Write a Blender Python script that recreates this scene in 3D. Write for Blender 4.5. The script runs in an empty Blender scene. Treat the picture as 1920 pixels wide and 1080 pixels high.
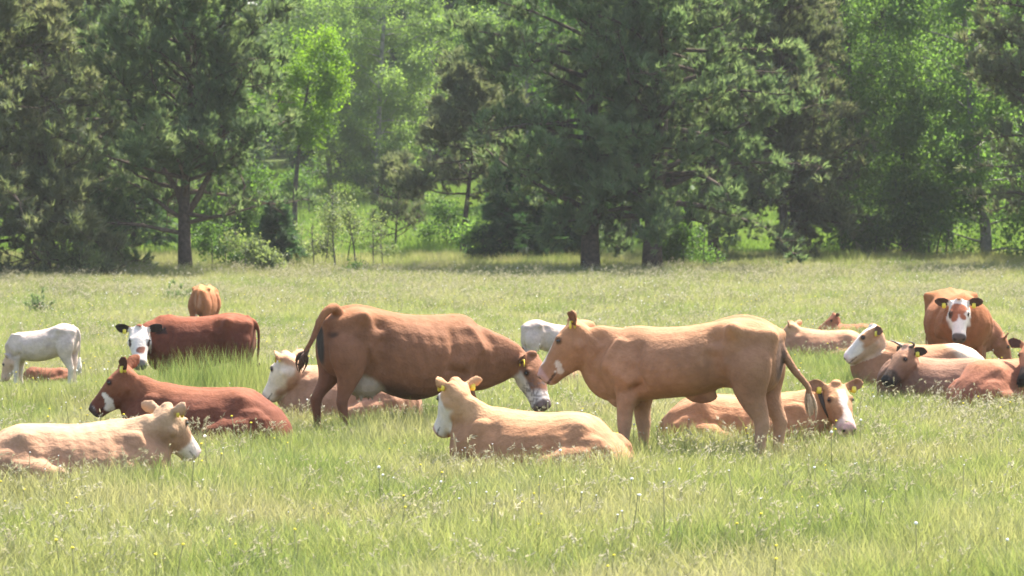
import bpy, math, random
import numpy as np
from mathutils import Vector, Matrix

# ------------------------------------------------------------------ camera, sky, sun, exposure
SC = bpy.context.scene
COL = SC.collection
FPX = 6400.0                      # focal length in pixels of a 1920 px wide frame
CAM_H = 2.72
PITCH = math.atan(180.0 / FPX)
cam = bpy.data.cameras.new('camera')
cam.sensor_width = 36.0
cam.lens = FPX / 1920.0 * 36.0
cam.clip_start = 0.5
cam.clip_end = 6000.0
cam.dof.use_dof = True
cam.dof.focus_distance = 34.5
cam.dof.aperture_fstop = 5.4
camo = bpy.data.objects.new('camera', cam)
camo.location = (0, 0, CAM_H)
camo.rotation_euler = (math.pi / 2 - PITCH, 0, 0)
COL.objects.link(camo)
SC.camera = camo

SUN_EL, SUN_AZ = 58.0, 40.0       # azimuth: degrees to the right of the view axis, sun stands behind the wood
wd = bpy.data.worlds.new('World')
SC.world = wd
wd.use_nodes = True
nt = wd.node_tree
nt.nodes.clear()
sky = nt.nodes.new('ShaderNodeTexSky')
sky.sky_type = 'NISHITA'
sky.sun_disc = False
sky.sun_elevation = math.radians(SUN_EL)
sky.sun_rotation = math.radians(SUN_AZ)
sky.air_density = 1.0
sky.dust_density = 3.0
sky.ozone_density = 0.6
bgn = nt.nodes.new('ShaderNodeBackground')
bgn.inputs['Strength'].default_value = 0.14
outw = nt.nodes.new('ShaderNodeOutputWorld')
nt.links.new(sky.outputs[0], bgn.inputs[0])
nt.links.new(bgn.outputs[0], outw.inputs[0])

sl = bpy.data.lights.new('sun', 'SUN')
sl.energy = 5.0
sl.angle = math.radians(0.53)
sl.color = (1.0, 0.95, 0.86)
so = bpy.data.objects.new('sun', sl)
COL.objects.link(so)
az, el = math.radians(SUN_AZ), math.radians(SUN_EL)
sdir = Vector((math.sin(az) * math.cos(el), math.cos(az) * math.cos(el), math.sin(el)))
so.rotation_euler = sdir.to_track_quat('Z', 'Y').to_euler()
so.location = sdir * 300

SC.view_settings.view_transform = 'Standard'
SC.view_settings.look = 'None'
SC.view_settings.gamma = 1.0
SC.view_settings.use_curve_mapping = False
SC.view_settings.exposure = 1.75
SC.cycles.max_bounces = 8
SC.cycles.transmission_bounces = 6
SC.cycles.diffuse_bounces = 4
SC.cycles.volume_bounces = 0
SC.cycles.filter_width = 1.7

HAZE = 0.0002                     # density of the summer air
rng = np.random.default_rng(11)

# ------------------------------------------------------------------ geometry of the view
CP, SP = math.cos(PITCH), math.sin(PITCH)


def ray(px, py):
    u, v = (px - 960.0) / FPX, (540.0 - py) / FPX
    return np.array([u, CP + v * SP, -SP + v * CP])


def at_ground(px, py):
    d = ray(px, py)
    t = -CAM_H / d[2]
    return np.array([0, 0, CAM_H]) + d * t


def at_depth(px, py, Y):
    d = ray(px, py)
    return np.array([0, 0, CAM_H]) + d * (Y / d[1])


def ground_z(x, y):
    """Height of the meadow: level where the herd is, rising gently under the wood."""
    x = np.asarray(x, float)
    y = np.asarray(y, float)
    t = np.clip((y - 112.0) / 60.0, 0, None)
    rise = np.where(t < 1, 0.5 * t * t, t - 0.5) * 60.0 * 0.058
    far = np.clip((y - 320.0), 0, None) * 0.02
    und = 0.04 * np.sin(x * 0.7 + y * 0.13) * np.sin(y * 0.21 + 1.0) * np.clip((y - 20) / 20, 0, 1)
    return rise - far + und * 0.5


# ------------------------------------------------------------------ mesh helpers
def mesh_np(name, V, F, mat=None, smooth=True):
    """V (n,3); F a list of (m,k) integer arrays (k=3 or 4)."""
    me = bpy.data.meshes.new(name)
    V = np.asarray(V, np.float32)
    if not isinstance(F, (list, tuple)):
        F = [F]
    F = [np.asarray(f, np.int32) for f in F if len(f)]
    nl = sum(f.size for f in F)
    npoly = sum(len(f) for f in F)
    me.vertices.add(len(V))
    me.vertices.foreach_set('co', V.ravel())
    me.loops.add(nl)
    me.loops.foreach_set('vertex_index', np.concatenate([f.ravel() for f in F]))
    me.polygons.add(npoly)
    tot = np.concatenate([np.full(len(f), f.shape[1], np.int32) for f in F])
    st = np.concatenate([[0], np.cumsum(tot)[:-1]]).astype(np.int32)
    me.polygons.foreach_set('loop_start', st)
    me.polygons.foreach_set('loop_total', tot)
    if smooth:
        me.polygons.foreach_set('use_smooth', np.ones(npoly, bool))
    me.update(calc_edges=True)
    if mat:
        me.materials.append(mat)
    return me


def obj(name, me, parent=None, **props):
    o = bpy.data.objects.new(name, me)
    COL.objects.link(o)
    if parent is not None:
        o.parent = parent
    for k, v in props.items():
        o[k] = v
    return o


def empty(name, loc, label, category, group=None, rz=0.0):
    o = bpy.data.objects.new(name, None)
    o.empty_display_size = 0.3
    o.location = tuple(loc)
    o.rotation_euler = (0, 0, rz)
    COL.objects.link(o)
    o['label'] = label
    o['category'] = category
    if group:
        o['group'] = group
    return o


class Soup:
    """Collects closed lofted shapes into one vertex / face list."""
    def __init__(self):
        self.V, self.Q, self.T, self.n = [], [], [], 0

    def add(self, V, Q=None, T=None):
        V = np.asarray(V, float)
        self.V.append(V)
        if Q is not None and len(Q):
            self.Q.append(np.asarray(Q, int) + self.n)
        if T is not None and len(T):
            self.T.append(np.asarray(T, int) + self.n)
        self.n += len(V)

    def loft(self, rings):
        R = np.asarray(rings, float)
        n, k, _ = R.shape
        V = np.concatenate([R.reshape(-1, 3), R[0].mean(0)[None], R[-1].mean(0)[None]])
        i = np.arange(n - 1)[:, None] * k
        j = np.arange(k)[None, :]
        j2 = (j + 1) % k
        Q = np.stack([i + j, i + j2, i + k + j2, i + k + j], -1).reshape(-1, 4)
        a = np.arange(k)
        b = (a + 1) % k
        T0 = np.stack([np.full(k, n * k), b, a], -1)
        T1 = np.stack([np.full(k, n * k + 1), (n - 1) * k + a, (n - 1) * k + b], -1)
        self.add(V, Q, np.concatenate([T0, T1]))

    def tube(self, P, r, k=6, squash=None):
        P = np.asarray(P, float)
        r = np.broadcast_to(np.asarray(r, float), (len(P),))
        T = np.gradient(P, axis=0)
        T /= np.linalg.norm(T, axis=1)[:, None] + 1e-9
        ref = np.array([0.13, 0.31, 0.94]) if abs(T[0][2]) < 0.85 else np.array([0.98, 0.12, 0.1])
        S = np.cross(T, ref)
        S /= np.linalg.norm(S, axis=1)[:, None] + 1e-9
        U = np.cross(S, T)
        a = np.linspace(0, 2 * math.pi, k, endpoint=False)
        R = P[:, None] + r[:, None, None] * (np.cos(a)[None, :, None] * S[:, None] + np.sin(a)[None, :, None] * U[:, None])
        self.loft(R)

    def ball(self, c, r, k=10, m=7):
        c = np.asarray(c, float)
        r = np.broadcast_to(np.asarray(r, float), (3,))
        th = np.linspace(0.12, math.pi - 0.12, m)
        a = np.linspace(0, 2 * math.pi, k, endpoint=False)
        R = np.stack([np.stack([np.sin(t) * np.cos(a), np.sin(t) * np.sin(a), np.full(k, math.cos(t))], -1) for t in th[::-1]])
        self.loft(c + R * r)

    def mesh(self, name, mat=None, smooth=True):
        F = []
        if self.Q:
            F.append(np.concatenate(self.Q))
        if self.T:
            F.append(np.concatenate(self.T))
        return mesh_np(name, np.concatenate(self.V), F, mat, smooth)


def nrm(v):
    v = np.asarray(v, float)
    return v / (np.linalg.norm(v) + 1e-9)


def wob(P, scale, seed):
    """Cheap smooth noise in -1..1."""
    r = np.random.default_rng(seed)
    out = np.zeros(len(P))
    for _ in range(5):
        d = r.normal(size=3)
        out += np.sin(P @ (d * scale) + r.uniform(0, 6.28))
    return out / 3.2


def sstep(a, b, x):
    t = np.clip((x - a) / (b - a), 0, 1)
    return t * t * (3 - 2 * t)


# ------------------------------------------------------------------ materials
def new_mat(name):
    m = bpy.data.materials.new(name)
    m.use_nodes = True
    n = m.node_tree
    n.nodes.clear()
    return m, n, n.nodes.new


def link(n, a, b):
    n.links.new(a, b)


def mat_plain(name, col, rough=0.6, spec=0.3, noise=0.0, nscale=20.0, bump=0.0, bscale=60.0):
    m, n, N = new_mat(name)
    o = N('ShaderNodeOutputMaterial')
    p = N('ShaderNodeBsdfPrincipled')
    p.inputs['Base Color'].default_value = (*col, 1)
    p.inputs['Roughness'].default_value = rough
    p.inputs['Specular IOR Level'].default_value = spec
    if noise > 0:
        tc = N('ShaderNodeTexCoord')
        t = N('ShaderNodeTexNoise')
        t.inputs['Scale'].default_value = nscale
        t.inputs['Detail'].default_value = 5
        link(n, tc.outputs['Object'], t.inputs['Vector'])
        r = N('ShaderNodeValToRGB')
        r.color_ramp.elements[0].position = 0.3
        r.color_ramp.elements[1].position = 0.7
        r.color_ramp.elements[0].color = (*[c * (1 - noise) for c in col], 1)
        r.color_ramp.elements[1].color = (*[min(1, c * (1 + noise)) for c in col], 1)
        link(n, t.outputs['Fac'], r.inputs['Fac'])
        link(n, r.outputs['Color'], p.inputs['Base Color'])
    if bump > 0:
        tc = N('ShaderNodeTexCoord')
        t = N('ShaderNodeTexNoise')
        t.inputs['Scale'].default_value = bscale
        t.inputs['Detail'].default_value = 4
        link(n, tc.outputs['Object'], t.inputs['Vector'])
        b = N('ShaderNodeBump')
        b.inputs['Strength'].default_value = bump
        b.inputs['Distance'].default_value = 0.02
        link(n, t.outputs['Fac'], b.inputs['Height'])
        link(n, b.outputs['Normal'], p.inputs['Normal'])
    link(n, p.outputs[0], o.inputs[0])
    return m


def mat_leaf(name, cols, trans=0.45, tcol=None, patch=None, patch_scale=0.3, rough=0.6, per_instance=False, nscale=1.3):
    """Leaf / blade / needle: diffuse front plus light through the back. cols = ramp of colours picked by
    position noise and, for instances, by the random number of the instance."""
    m, n, N = new_mat(name)
    o = N('ShaderNodeOutputMaterial')
    geo = N('ShaderNodeNewGeometry')
    t = N('ShaderNodeTexNoise')
    t.inputs['Scale'].default_value = nscale
    t.inputs['Detail'].default_value = 3
    link(n, geo.outputs['Position'], t.inputs['Vector'])
    ri = None
    if per_instance:
        oi = N('ShaderNodeObjectInfo')
        ri = oi.outputs['Random']
    else:
        ri = geo.outputs['Random Per Island']
    mx = N('ShaderNodeMath')
    mx.operation = 'MULTIPLY_ADD'
    link(n, ri, mx.inputs[0])
    mx.inputs[1].default_value = 0.5
    sub = N('ShaderNodeMath')
    sub.operation = 'MULTIPLY_ADD'
    link(n, t.outputs['Fac'], sub.inputs[0])
    sub.inputs[1].default_value = 1.6
    sub.inputs[2].default_value = -0.55
    link(n, sub.outputs[0], mx.inputs[2])
    r = N('ShaderNodeValToRGB')
    e = r.color_ramp.elements
    while len(e) < len(cols):
        e.new(0.5)
    for i, c in enumerate(cols):
        e[i].position = i / (len(cols) - 1)
        e[i].color = (*c, 1)
    link(n, mx.outputs[0], r.inputs['Fac'])
    colout = r.outputs['Color']
    if patch:
        t2 = N('ShaderNodeTexNoise')
        t2.inputs['Scale'].default_value = patch_scale
        t2.inputs['Detail'].default_value = 4
        link(n, geo.outputs['Position'], t2.inputs['Vector'])
        rr = N('ShaderNodeMapRange')
        rr.inputs['From Min'].default_value = 0.46
        rr.inputs['From Max'].default_value = 0.66
        link(n, t2.outputs['Fac'], rr.inputs['Value'])
        mm = N('ShaderNodeMix')
        mm.data_type = 'RGBA'
        link(n, rr.outputs[0], mm.inputs['Factor'])
        link(n, colout, mm.inputs[6])
        mm.inputs[7].default_value = (*patch, 1)
        colout = mm.outputs[2]
    d = N('ShaderNodeBsdfPrincipled')
    d.inputs['Roughness'].default_value = rough
    d.inputs['Specular IOR Level'].default_value = 0.25
    link(n, colout, d.inputs['Base Color'])
    tr = N('ShaderNodeBsdfTranslucent')
    if tcol:
        mu = N('ShaderNodeMix')
        mu.data_type = 'RGBA'
        mu.blend_type = 'MULTIPLY'
        mu.inputs['Factor'].default_value = 1
        link(n, colout, mu.inputs[6])
        mu.inputs[7].default_value = (*tcol, 1)
        link(n, mu.outputs[2], tr.inputs['Color'])
    else:
        link(n, colout, tr.inputs['Color'])
    mix = N('ShaderNodeMixShader')
    mix.inputs[0].default_value = trans
    link(n, d.outputs[0], mix.inputs[1])
    link(n, tr.outputs[0], mix.inputs[2])
    link(n, mix.outputs[0], o.inputs[0])
    return m


def mat_coat():
    m, n, N = new_mat('coat')
    o = N('ShaderNodeOutputMaterial')
    p = N('ShaderNodeBsdfPrincipled')
    a = N('ShaderNodeAttribute')
    a.attribute_name = 'coat'
    tc = N('ShaderNodeTexCoord')
    t = N('ShaderNodeTexNoise')
    t.inputs['Scale'].default_value = 11
    t.inputs['Detail'].default_value = 6
    t.inputs['Roughness'].default_value = 0.65
    link(n, tc.outputs['Object'], t.inputs['Vector'])
    mr = N('ShaderNodeMapRange')
    mr.inputs['From Min'].default_value = 0.25
    mr.inputs['From Max'].default_value = 0.75
    mr.inputs['To Min'].default_value = 0.78
    mr.inputs['To Max'].default_value = 1.18
    link(n, t.outputs['Fac'], mr.inputs['Value'])
    mu = N('ShaderNodeMix')
    mu.data_type = 'RGBA'
    mu.blend_type = 'MULTIPLY'
    mu.inputs['Factor'].default_value = 1
    link(n, a.outputs['Color'], mu.inputs[6])
    link(n, mr.outputs[0], mu.inputs[7])
    link(n, mu.outputs[2], p.inputs['Base Color'])
    p.inputs['Roughness'].default_value = 0.8
    p.inputs['Specular IOR Level'].default_value = 0.10
    p.inputs['Sheen Weight'].default_value = 0.02
    p.inputs['Sheen Roughness'].default_value = 0.5
    p.inputs['Sheen Tint'].default_value = (1.0, 0.85, 0.7, 1)
    t2 = N('ShaderNodeTexNoise')
    t2.inputs['Scale'].default_value = 55
    t2.inputs['Detail'].default_value = 3
    mp = N('ShaderNodeMapping')
    mp.inputs['Scale'].default_value = (0.6, 1.0, 0.6)
    link(n, tc.outputs['Object'], mp.inputs['Vector'])
    link(n, mp.outputs[0], t2.inputs['Vector'])
    b = N('ShaderNodeBump')
    b.inputs['Strength'].default_value = 0.6
    b.inputs['Distance'].default_value = 0.014
    link(n, t2.outputs['Fac'], b.inputs['Height'])
    link(n, b.outputs['Normal'], p.inputs['Normal'])
    link(n, p.outputs[0], o.inputs[0])
    return m


M_COAT = mat_coat()
M_EYE = mat_plain('eye', (0.012, 0.008, 0.006), 0.12, 0.6)
M_TAG = mat_plain('ear_tag_plastic', (0.72, 0.56, 0.05), 0.4, 0.4)
M_HORN = mat_plain('horn', (0.10, 0.08, 0.06), 0.4, 0.4, 0.3, 12)
M_COLLAR = mat_plain('collar_strap', (0.05, 0.035, 0.025), 0.7, 0.3, 0.2, 30)
M_SWITCH = {
    'dark': mat_plain('tail_hair_dark', (0.07, 0.035, 0.02), 0.6, 0.2, 0.3, 40),
    'tan': mat_plain('tail_hair_tan', (.44, .29, .18), 0.6, 0.2, 0.25, 40),
    'white': mat_plain('tail_hair_white', (0.62, 0.55, 0.46), 0.6, 0.2, 0.2, 40),
}

# ------------------------------------------------------------------ ground
def build_ground():
    ys = np.concatenate([np.linspace(-40, 10, 8), np.arange(14, 130, 2.0), np.arange(130, 330, 5.0), np.geomspace(335, 900, 14)])
    xs = np.concatenate([-np.geomspace(600, 34, 14), np.arange(-30, 31, 2.0), np.geomspace(34, 600, 14)])
    X, Y = np.meshgrid(xs, ys)
    Z = ground_z(X, Y)
    V = np.stack([X, Y, Z], -1).reshape(-1, 3)
    k = len(xs)
    i = np.arange(len(ys) - 1)[:, None] * k
    j = np.arange(k - 1)[None]
    Q = np.stack([i + j, i + j + 1, i + k + j + 1, i + k + j], -1).reshape(-1, 4)
    m, n, N = new_mat('meadow_soil')
    o = N('ShaderNodeOutputMaterial')
    p = N('ShaderNodeBsdfPrincipled')
    p.inputs['Roughness'].default_value = 0.95
    p.inputs['Specular IOR Level'].default_value = 0.1
    geo = N('ShaderNodeNewGeometry')
    t = N('ShaderNodeTexNoise')
    t.inputs['Scale'].default_value = 0.6
    t.inputs['Detail'].default_value = 8
    link(n, geo.outputs['Position'], t.inputs['Vector'])
    r = N('ShaderNodeValToRGB')
    e = r.color_ramp.elements
    e[0].position, e[0].color = 0.3, (0.045, 0.075, 0.018, 1)
    e[1].position, e[1].color = 0.7, (0.10, 0.12, 0.035, 1)
    link(n, t.outputs['Fac'], r.inputs['Fac'])
    link(n, r.outputs['Color'], p.inputs['Base Color'])
    t2 = N('ShaderNodeTexNoise')
    t2.inputs['Scale'].default_value = 14
    link(n, geo.outputs['Position'], t2.inputs['Vector'])
    b = N('ShaderNodeBump')
    b.inputs['Strength'].default_value = 0.8
    b.inputs['Distance'].default_value = 0.05
    link(n, t2.outputs['Fac'], b.inputs['Height'])
    link(n, b.outputs['Normal'], p.inputs['Normal'])
    link(n, p.outputs[0], o.inputs[0])
    obj('ground', mesh_np('ground', V, Q, m), kind='structure')


build_ground()

# ------------------------------------------------------------------ cattle
K = 24
ANG = np.linspace(0, 2 * math.pi, K, endpoint=False)


def sring(x, zt, zb, w, zw, et=2.0, eb=2.0, yo=0.0, round_ends=False):
    c, s = np.cos(ANG), np.sin(ANG)
    up = s >= 0
    ee = np.where(up, et, eb)
    y = w * np.sign(c) * np.abs(c) ** (2 / ee)
    z = np.where(up, zw + (zt - zw) * np.abs(s) ** (2 / ee), zw - (zw - zb) * np.abs(s) ** (2 / ee))
    return np.stack([np.full(K, x), y + yo, z], -1)


#          x     ztop  zbot  w     zw    et   eb
STAND = [(-.80, 1.19, 1.00, .08, 1.10, 2, 2), (-.785, 1.255, .84, .15, 1.08, 2, 2), (-.73, 1.315, .74, .205, 1.06, 2.2, 2),
         (-.60, 1.355, .68, .245, 1.05, 2.3, 2), (-.45, 1.375, .655, .275, 1.12, 2.7, 1.8), (-.30, 1.36, .62, .275, 1.06, 2.3, 1.9),
         (-.10, 1.335, .56, .325, .96, 1.9, 2), (.12, 1.325, .535, .355, .92, 1.8, 2.1), (.32, 1.33, .545, .335, .91, 1.75, 2.1),
         (.48, 1.35, .57, .29, .93, 1.6, 2.1), (.60, 1.35, .585, .26, .94, 1.5, 2), (.69, 1.315, .60, .235, .94, 1.6, 2),
         (.77, 1.23, .65, .185, .94, 1.8, 2), (.83, 1.12, .73, .12, .92, 2, 2), (.85, 1.02, .82, .05, .92, 2, 2)]
LIE = [(-.80, .42, .12, .10, .26, 2, 2), (-.77, .52, .05, .20, .28, 2, 2), (-.68, .63, .0, .29, .28, 2.1, 2.4),
       (-.54, .73, -.02, .34, .30, 2.1, 2.6), (-.37, .80, -.02, .35, .42, 2.5, 2.6), (-.2, .785, -.02, .37, .36, 2.1, 2.6),
       (-.02, .77, -.02, .41, .33, 1.9, 2.6), (.16, .775, -.02, .425, .33, 1.85, 2.6), (.32, .79, -.02, .40, .34, 1.8, 2.6),
       (.48, .82, 0, .335, .36, 1.65, 2.5), (.62, .835, .02, .285, .38, 1.5, 2.4), (.74, .80, .05, .25, .38, 1.6, 2.2),
       (.85, .70, .10, .195, .38, 1.8, 2), (.92, .58, .18, .12, .36, 2, 2), (.94, .48, .26, .05, .36, 2, 2)]
# head: u, top, bottom, half width
HEAD = [(-.075, .0, -.11, .045), (-.06, .035, -.15, .080), (-.02, .06, -.20, .104), (.05, .074, -.24, .118), (.12, .078, -.252, .125), (.18, .072, -.245, .120),
        (.25, .058, -.222, .102), (.32, .044, -.195, .089), (.39, .032, -.171, .081), (.44, .026, -.160, .083), (.485, .016, -.153, .086),
        (.512, .0, -.140, .078), (.533, -.022, -.118, .056), (.541, -.045, -.095, .02)]

PENDING = []


def resample(P, n):
    """Smooth a short control polyline (Catmull-Rom)."""
    P = np.asarray(P, float)
    if len(P) < 3:
        t = np.linspace(0, 1, n)[:, None]
        return P[0] * (1 - t) + P[-1] * t
    Q = np.vstack([2 * P[0] - P[1], P, 2 * P[-1] - P[-2]])
    out = []
    for s in np.linspace(0, len(P) - 1 - 1e-6, n):
        i = int(s)
        t = s - i
        a, b, c, d = Q[i], Q[i + 1], Q[i + 2], Q[i + 3]
        out.append(0.5 * ((2 * b) + (c - a) * t + (2 * a - 5 * b + 4 * c - d) * t * t + (3 * b - a - 3 * c + d) * t ** 3))
    return np.array(out)


def oval_chain(S, pts):
    """pts: (x,y,z,rx,ry): limb of horizontal ovals, smoothed."""
    A = resample(np.asarray(pts, float), (len(pts) - 1) * 3 + 1)
    a = np.linspace(0, 2 * math.pi, 16, endpoint=False)
    R = [np.stack([p[0] + p[3] * np.cos(a), p[1] + p[4] * np.sin(a), np.full(16, p[2])], -1) for p in A]
    S.loft(R)


def round_chain(S, pts, k=14):
    A = resample(np.asarray(pts, float), (len(pts) - 1) * 3 + 1)
    S.tube(A[:, :3], np.maximum(A[:, 3], .004), k)


def make_cow(spec):
    s = spec['scale']
    pose = spec.get('pose', 'stand')
    hz = spec.get('hz', 1.0)
    fat = spec.get('fat', 1.0)
    calf = spec.get('calf', False)
    L = spec.get('length', 1.0)
    drop = spec.get('drop', 0.0)
    root = at_ground(*spec['foot'])
    root[2] = float(ground_z(root[0], root[1]))
    hd = math.radians(spec['heading'])
    ch, sh = math.cos(hd), math.sin(hd)
    Y0 = root[1]

    def loc(p):          # world -> body frame, at unit scale
        d = np.asarray(p, float) - root
        return np.array([ch * d[0] + sh * d[1], -sh * d[0] + ch * d[1], d[2]]) / s

    def pix(t):
        return loc(at_depth(t[0], t[1], Y0 + t[2]))

    S = Soup()
    # trunk of the body
    rows = np.array(STAND if pose == 'stand' else LIE, float)
    rows[:, 0] *= L
    rows[:, 3] *= fat
    if calf and pose == 'stand':
        rows[:, 2] += .06 * (rows[:, 2] < .9)
        rows[:, 3] *= .86
    if pose == 'lie':
        rows[:, 1] *= hz
        rows[:, 2] *= hz
        rows[:, 4] *= hz
        # sag of the rump
        q = np.clip((-.30 * L - rows[:, 0]) / .5, 0, 1)
        rows[:, 1] -= drop * q
        rows[:, 4] -= drop * q * .5
    if 'belly' in spec:
        g = np.exp(-((rows[:, 0] - .12) / .38) ** 2)
        rows[:, 2] -= spec['belly'] * g
    if 'tuck' in spec:
        rows[:, 2] += spec['tuck'] * np.exp(-((rows[:, 0] + .28) / .20) ** 2)
    if 'slope' in spec:
        rows[:, 1] *= 1 - spec['slope'] * np.clip((rows[:, 0] + .5) / 1.2, 0, 1.2)
    fine = resample(rows, 40)
    roll = spec.get('roll', 0.0)
    rings = []
    for r in fine:
        R = sring(r[0], r[1], r[2], max(r[3], .03), r[4], max(r[5], 1.4), max(r[6], 1.4))
        R[:, 1] += roll * (R[:, 2] - .2)
        rings.append(R)
    S.loft(rings)

    # head frame
    pol, muz = pix(spec['poll']), pix(spec['muzzle'])
    f = nrm(muz - pol)
    up = np.array(spec.get('headup', (0, 0, 1.0)), float)
    if abs(f[2]) > .93:
        up = np.array([1.0, 0, 0.2])
    w = nrm(up - f * (up @ f))
    l = np.cross(w, f)
    hs = spec.get('head_scale', 1.0)
    hf = spec.get('head_fat', 1.05 if calf else 1.14)
    Hm = np.stack([f, l, w])          # rows

    def hp(u, v, z):
        return pol + (f * u + l * v * hf + w * (z - .06)) * hs

    hr = np.array(HEAD, float)
    if calf:
        hr[:, 0] *= .9
        hr[:, 3] *= 1.03
    hr[:, 2] *= hf
    hr[:, 3] *= hf
    hr = resample(hr, 34)
    rings = []
    for u, zt, zb, wd in hr:
        zw = zb + (zt - zb) * (.62 if u < .3 else .5)
        c, sn = np.cos(ANG), np.sin(ANG)
        upm = sn >= 0
        et, eb = 2.5, 1.75 + 0.6 * sstep(.3, .45, u)
        ee = np.where(upm, et, eb)
        yy = max(wd, .01) * np.sign(c) * np.abs(c) ** (2 / ee)
        zz = np.where(upm, zw + (zt - zw) * np.abs(sn) ** (2 / ee), zw - (zw - zb) * np.abs(sn) ** (2 / ee))
        rings.append(pol + (f * u + l * yy[:, None] + w * (zz[:, None] - .06)) * hs)
    S.loft(rings)
    for sd in (-1, 1):
        S.ball(hp(.155, sd * .088, .030), .040 * hs)                 # brow
        S.ball(hp(.505, sd * .050, -.035), .034 * hs)                 # nostril wing
        S.ball(hp(.09, sd * .072, -.13), .075 * hs)                  # cheek
    S.ball(hp(-.035, 0, .055), (.058 * hs, .058 * hs, .036 * hs))     # poll knob
    # ears
    ear_ax = []
    for sd in (-1, 1):
        e = spec.get('ear', (-.25, 1.0, -.12))
        if isinstance(e, dict):
            e = e[sd]
        ax = nrm(f * e[0] + l * e[1] * sd + w * e[2])
        en = spec.get('ear_n', (.62, .30, .58))
        nn = nrm(f * en[0] + w * en[2] + l * sd * en[1])
        if 'ear_w' in spec:
            ew = spec['ear_w'] if sd > 0 else spec.get('ear_w_right', spec['ear_w'])
            ysg = sd * (1.0 if l[1] > 0 else -1.0)
            ax = nrm([ew[0], ew[1] * ysg, ew[2]])
            nn = nrm([ew[3], ew[4] * ysg, ew[5]])
        nn = nrm(nn - ax * (nn @ ax))
        tt = np.cross(ax, nn)
        r0 = hp(-.015, sd * .085, .015)
        es = hs * spec.get('ear_scale', 1.0)
        rg = []
        ph = np.linspace(0, 2 * math.pi, 16, endpoint=False)
        for q, wd, th in [(0, .030, .024), (.04, .046, .021), (.08, .066, .018), (.12, .073, .016), (.16, .066, .0155), (.195, .045, .014), (.222, .016, .009)]:
            a_, b_ = np.cos(ph) * wd, np.sin(ph) * th
            cup = (a_ / .07) ** 2 * .030
            rg.append(r0 + (ax * q + tt * a_[:, None] + nn * (b_ + cup - .008)[:, None]) * es)
        S.loft(rg)
        ear_ax.append((r0, ax, nn, tt, es))
    # neck
    zn = .98 if pose == 'stand' else .53 * hz
    xb = .50 * L
    zn += spec.get('neck_up', 0)
    zn *= 1 - spec.get('slope', 0) * .9
    if calf and pose == 'stand':
        zn += .03
    P0 = np.array([xb, roll * .2, zn])
    P2 = hp(.03, 0, -.085)
    D = P2 - P0
    side_f = nrm(np.array([.9, 0, .35 if D[2] > -.1 else -.1]))
    P1 = P0 + side_f * np.linalg.norm(D) * .55
    nrings = []
    n = 15
    for i in range(n):
        t = i / (n - 1)
        C = (1 - t) ** 2 * P0 + 2 * t * (1 - t) * P1 + t * t * P2
        T = nrm(2 * (1 - t) * (P1 - P0) + 2 * t * (P2 - P1))
        sd = nrm(np.array([0, 1, 0]) * (1 - t) + l * t)
        U = nrm(np.cross(T, sd))
        sd = np.cross(U, T)
        q = t ** 1.2
        a_up = ((.33 if pose == 'stand' else .25) * (1 - 1.3 * spec.get('slope', 0)) * (1 - q) + .145 * q) * (.92 if calf else 1)
        a_dn = ((.37 if pose == 'stand' else .46) * (1 - q) + .165 * q + (.085 if pose == 'stand' else .14) * math.sin(math.pi * min(1, t * 1.1)) ** 1.2 * (0 if calf else spec.get('dewlap', 1))) * (.9 if calf else 1)
        wd = (.215 * (1 - q) + .100 * q) * (.85 if calf else 1)
        if t > .8:
            k = (1 - ((t - .8) / .2) ** 1.5 * .5)
            a_up, a_dn = a_up * k, a_dn * k
        if pose == 'lie':
            a_dn *= .95 * hz
            a_up *= .95
        c, sn = np.cos(ANG), np.sin(ANG)
        upm = sn >= 0
        ee = np.where(upm, 1.8, 1.65)
        yy = wd * np.sign(c) * np.abs(c) ** (2 / ee)
        zz = np.where(upm, a_up, -a_dn) * np.abs(sn) ** (2 / ee) 
        zz = np.where(upm, a_up * np.abs(sn) ** (2 / ee), -a_dn * np.abs(sn) ** (2 / ee))
        nrings.append(C + sd * yy[:, None] + U * zz[:, None])
    S.loft(nrings)
    # legs
    if pose == 'stand':
        st = spec.get('stance', (0, 0, 0, 0))        # fore/aft offset: front L, front R, hind L, hind R
        hw, fw = .165 * fat ** .5, .165 * fat ** .5
        if calf:
            hw, fw = .13, .13
        tk = spec.get('leg', 1.0)
        for sd, o in ((1, st[0]), (-1, st[1])):
            X = .56 * L
            oval_chain(S, [(X - .03, sd * .15, 1.16, .10, .05), (X, sd * (fw + .035), 1.0, .155, .075), (X - .01, sd * (fw + .03), .84, .135, .085),
                           (X - .02 + .2 * o, sd * fw, .68, .093 * tk, .078 * tk), (X + .5 * o, sd * fw, .53, .064 * tk, .058 * tk), (X + .8 * o, sd * fw * .97, .41, .056 * tk, .056 * tk),
                           (X + .86 * o, sd * fw * .97, .36, .048 * tk, .05 * tk), (X + .9 * o, sd * fw * .97, .24, .040 * tk, .040 * tk), (X + o, sd * fw, .12, .050 * tk, .048 * tk), (X + o + .03, sd * fw, .06, .055, .05),
                           (X + o + .045, sd * fw, .005, .068, .056)])
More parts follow.
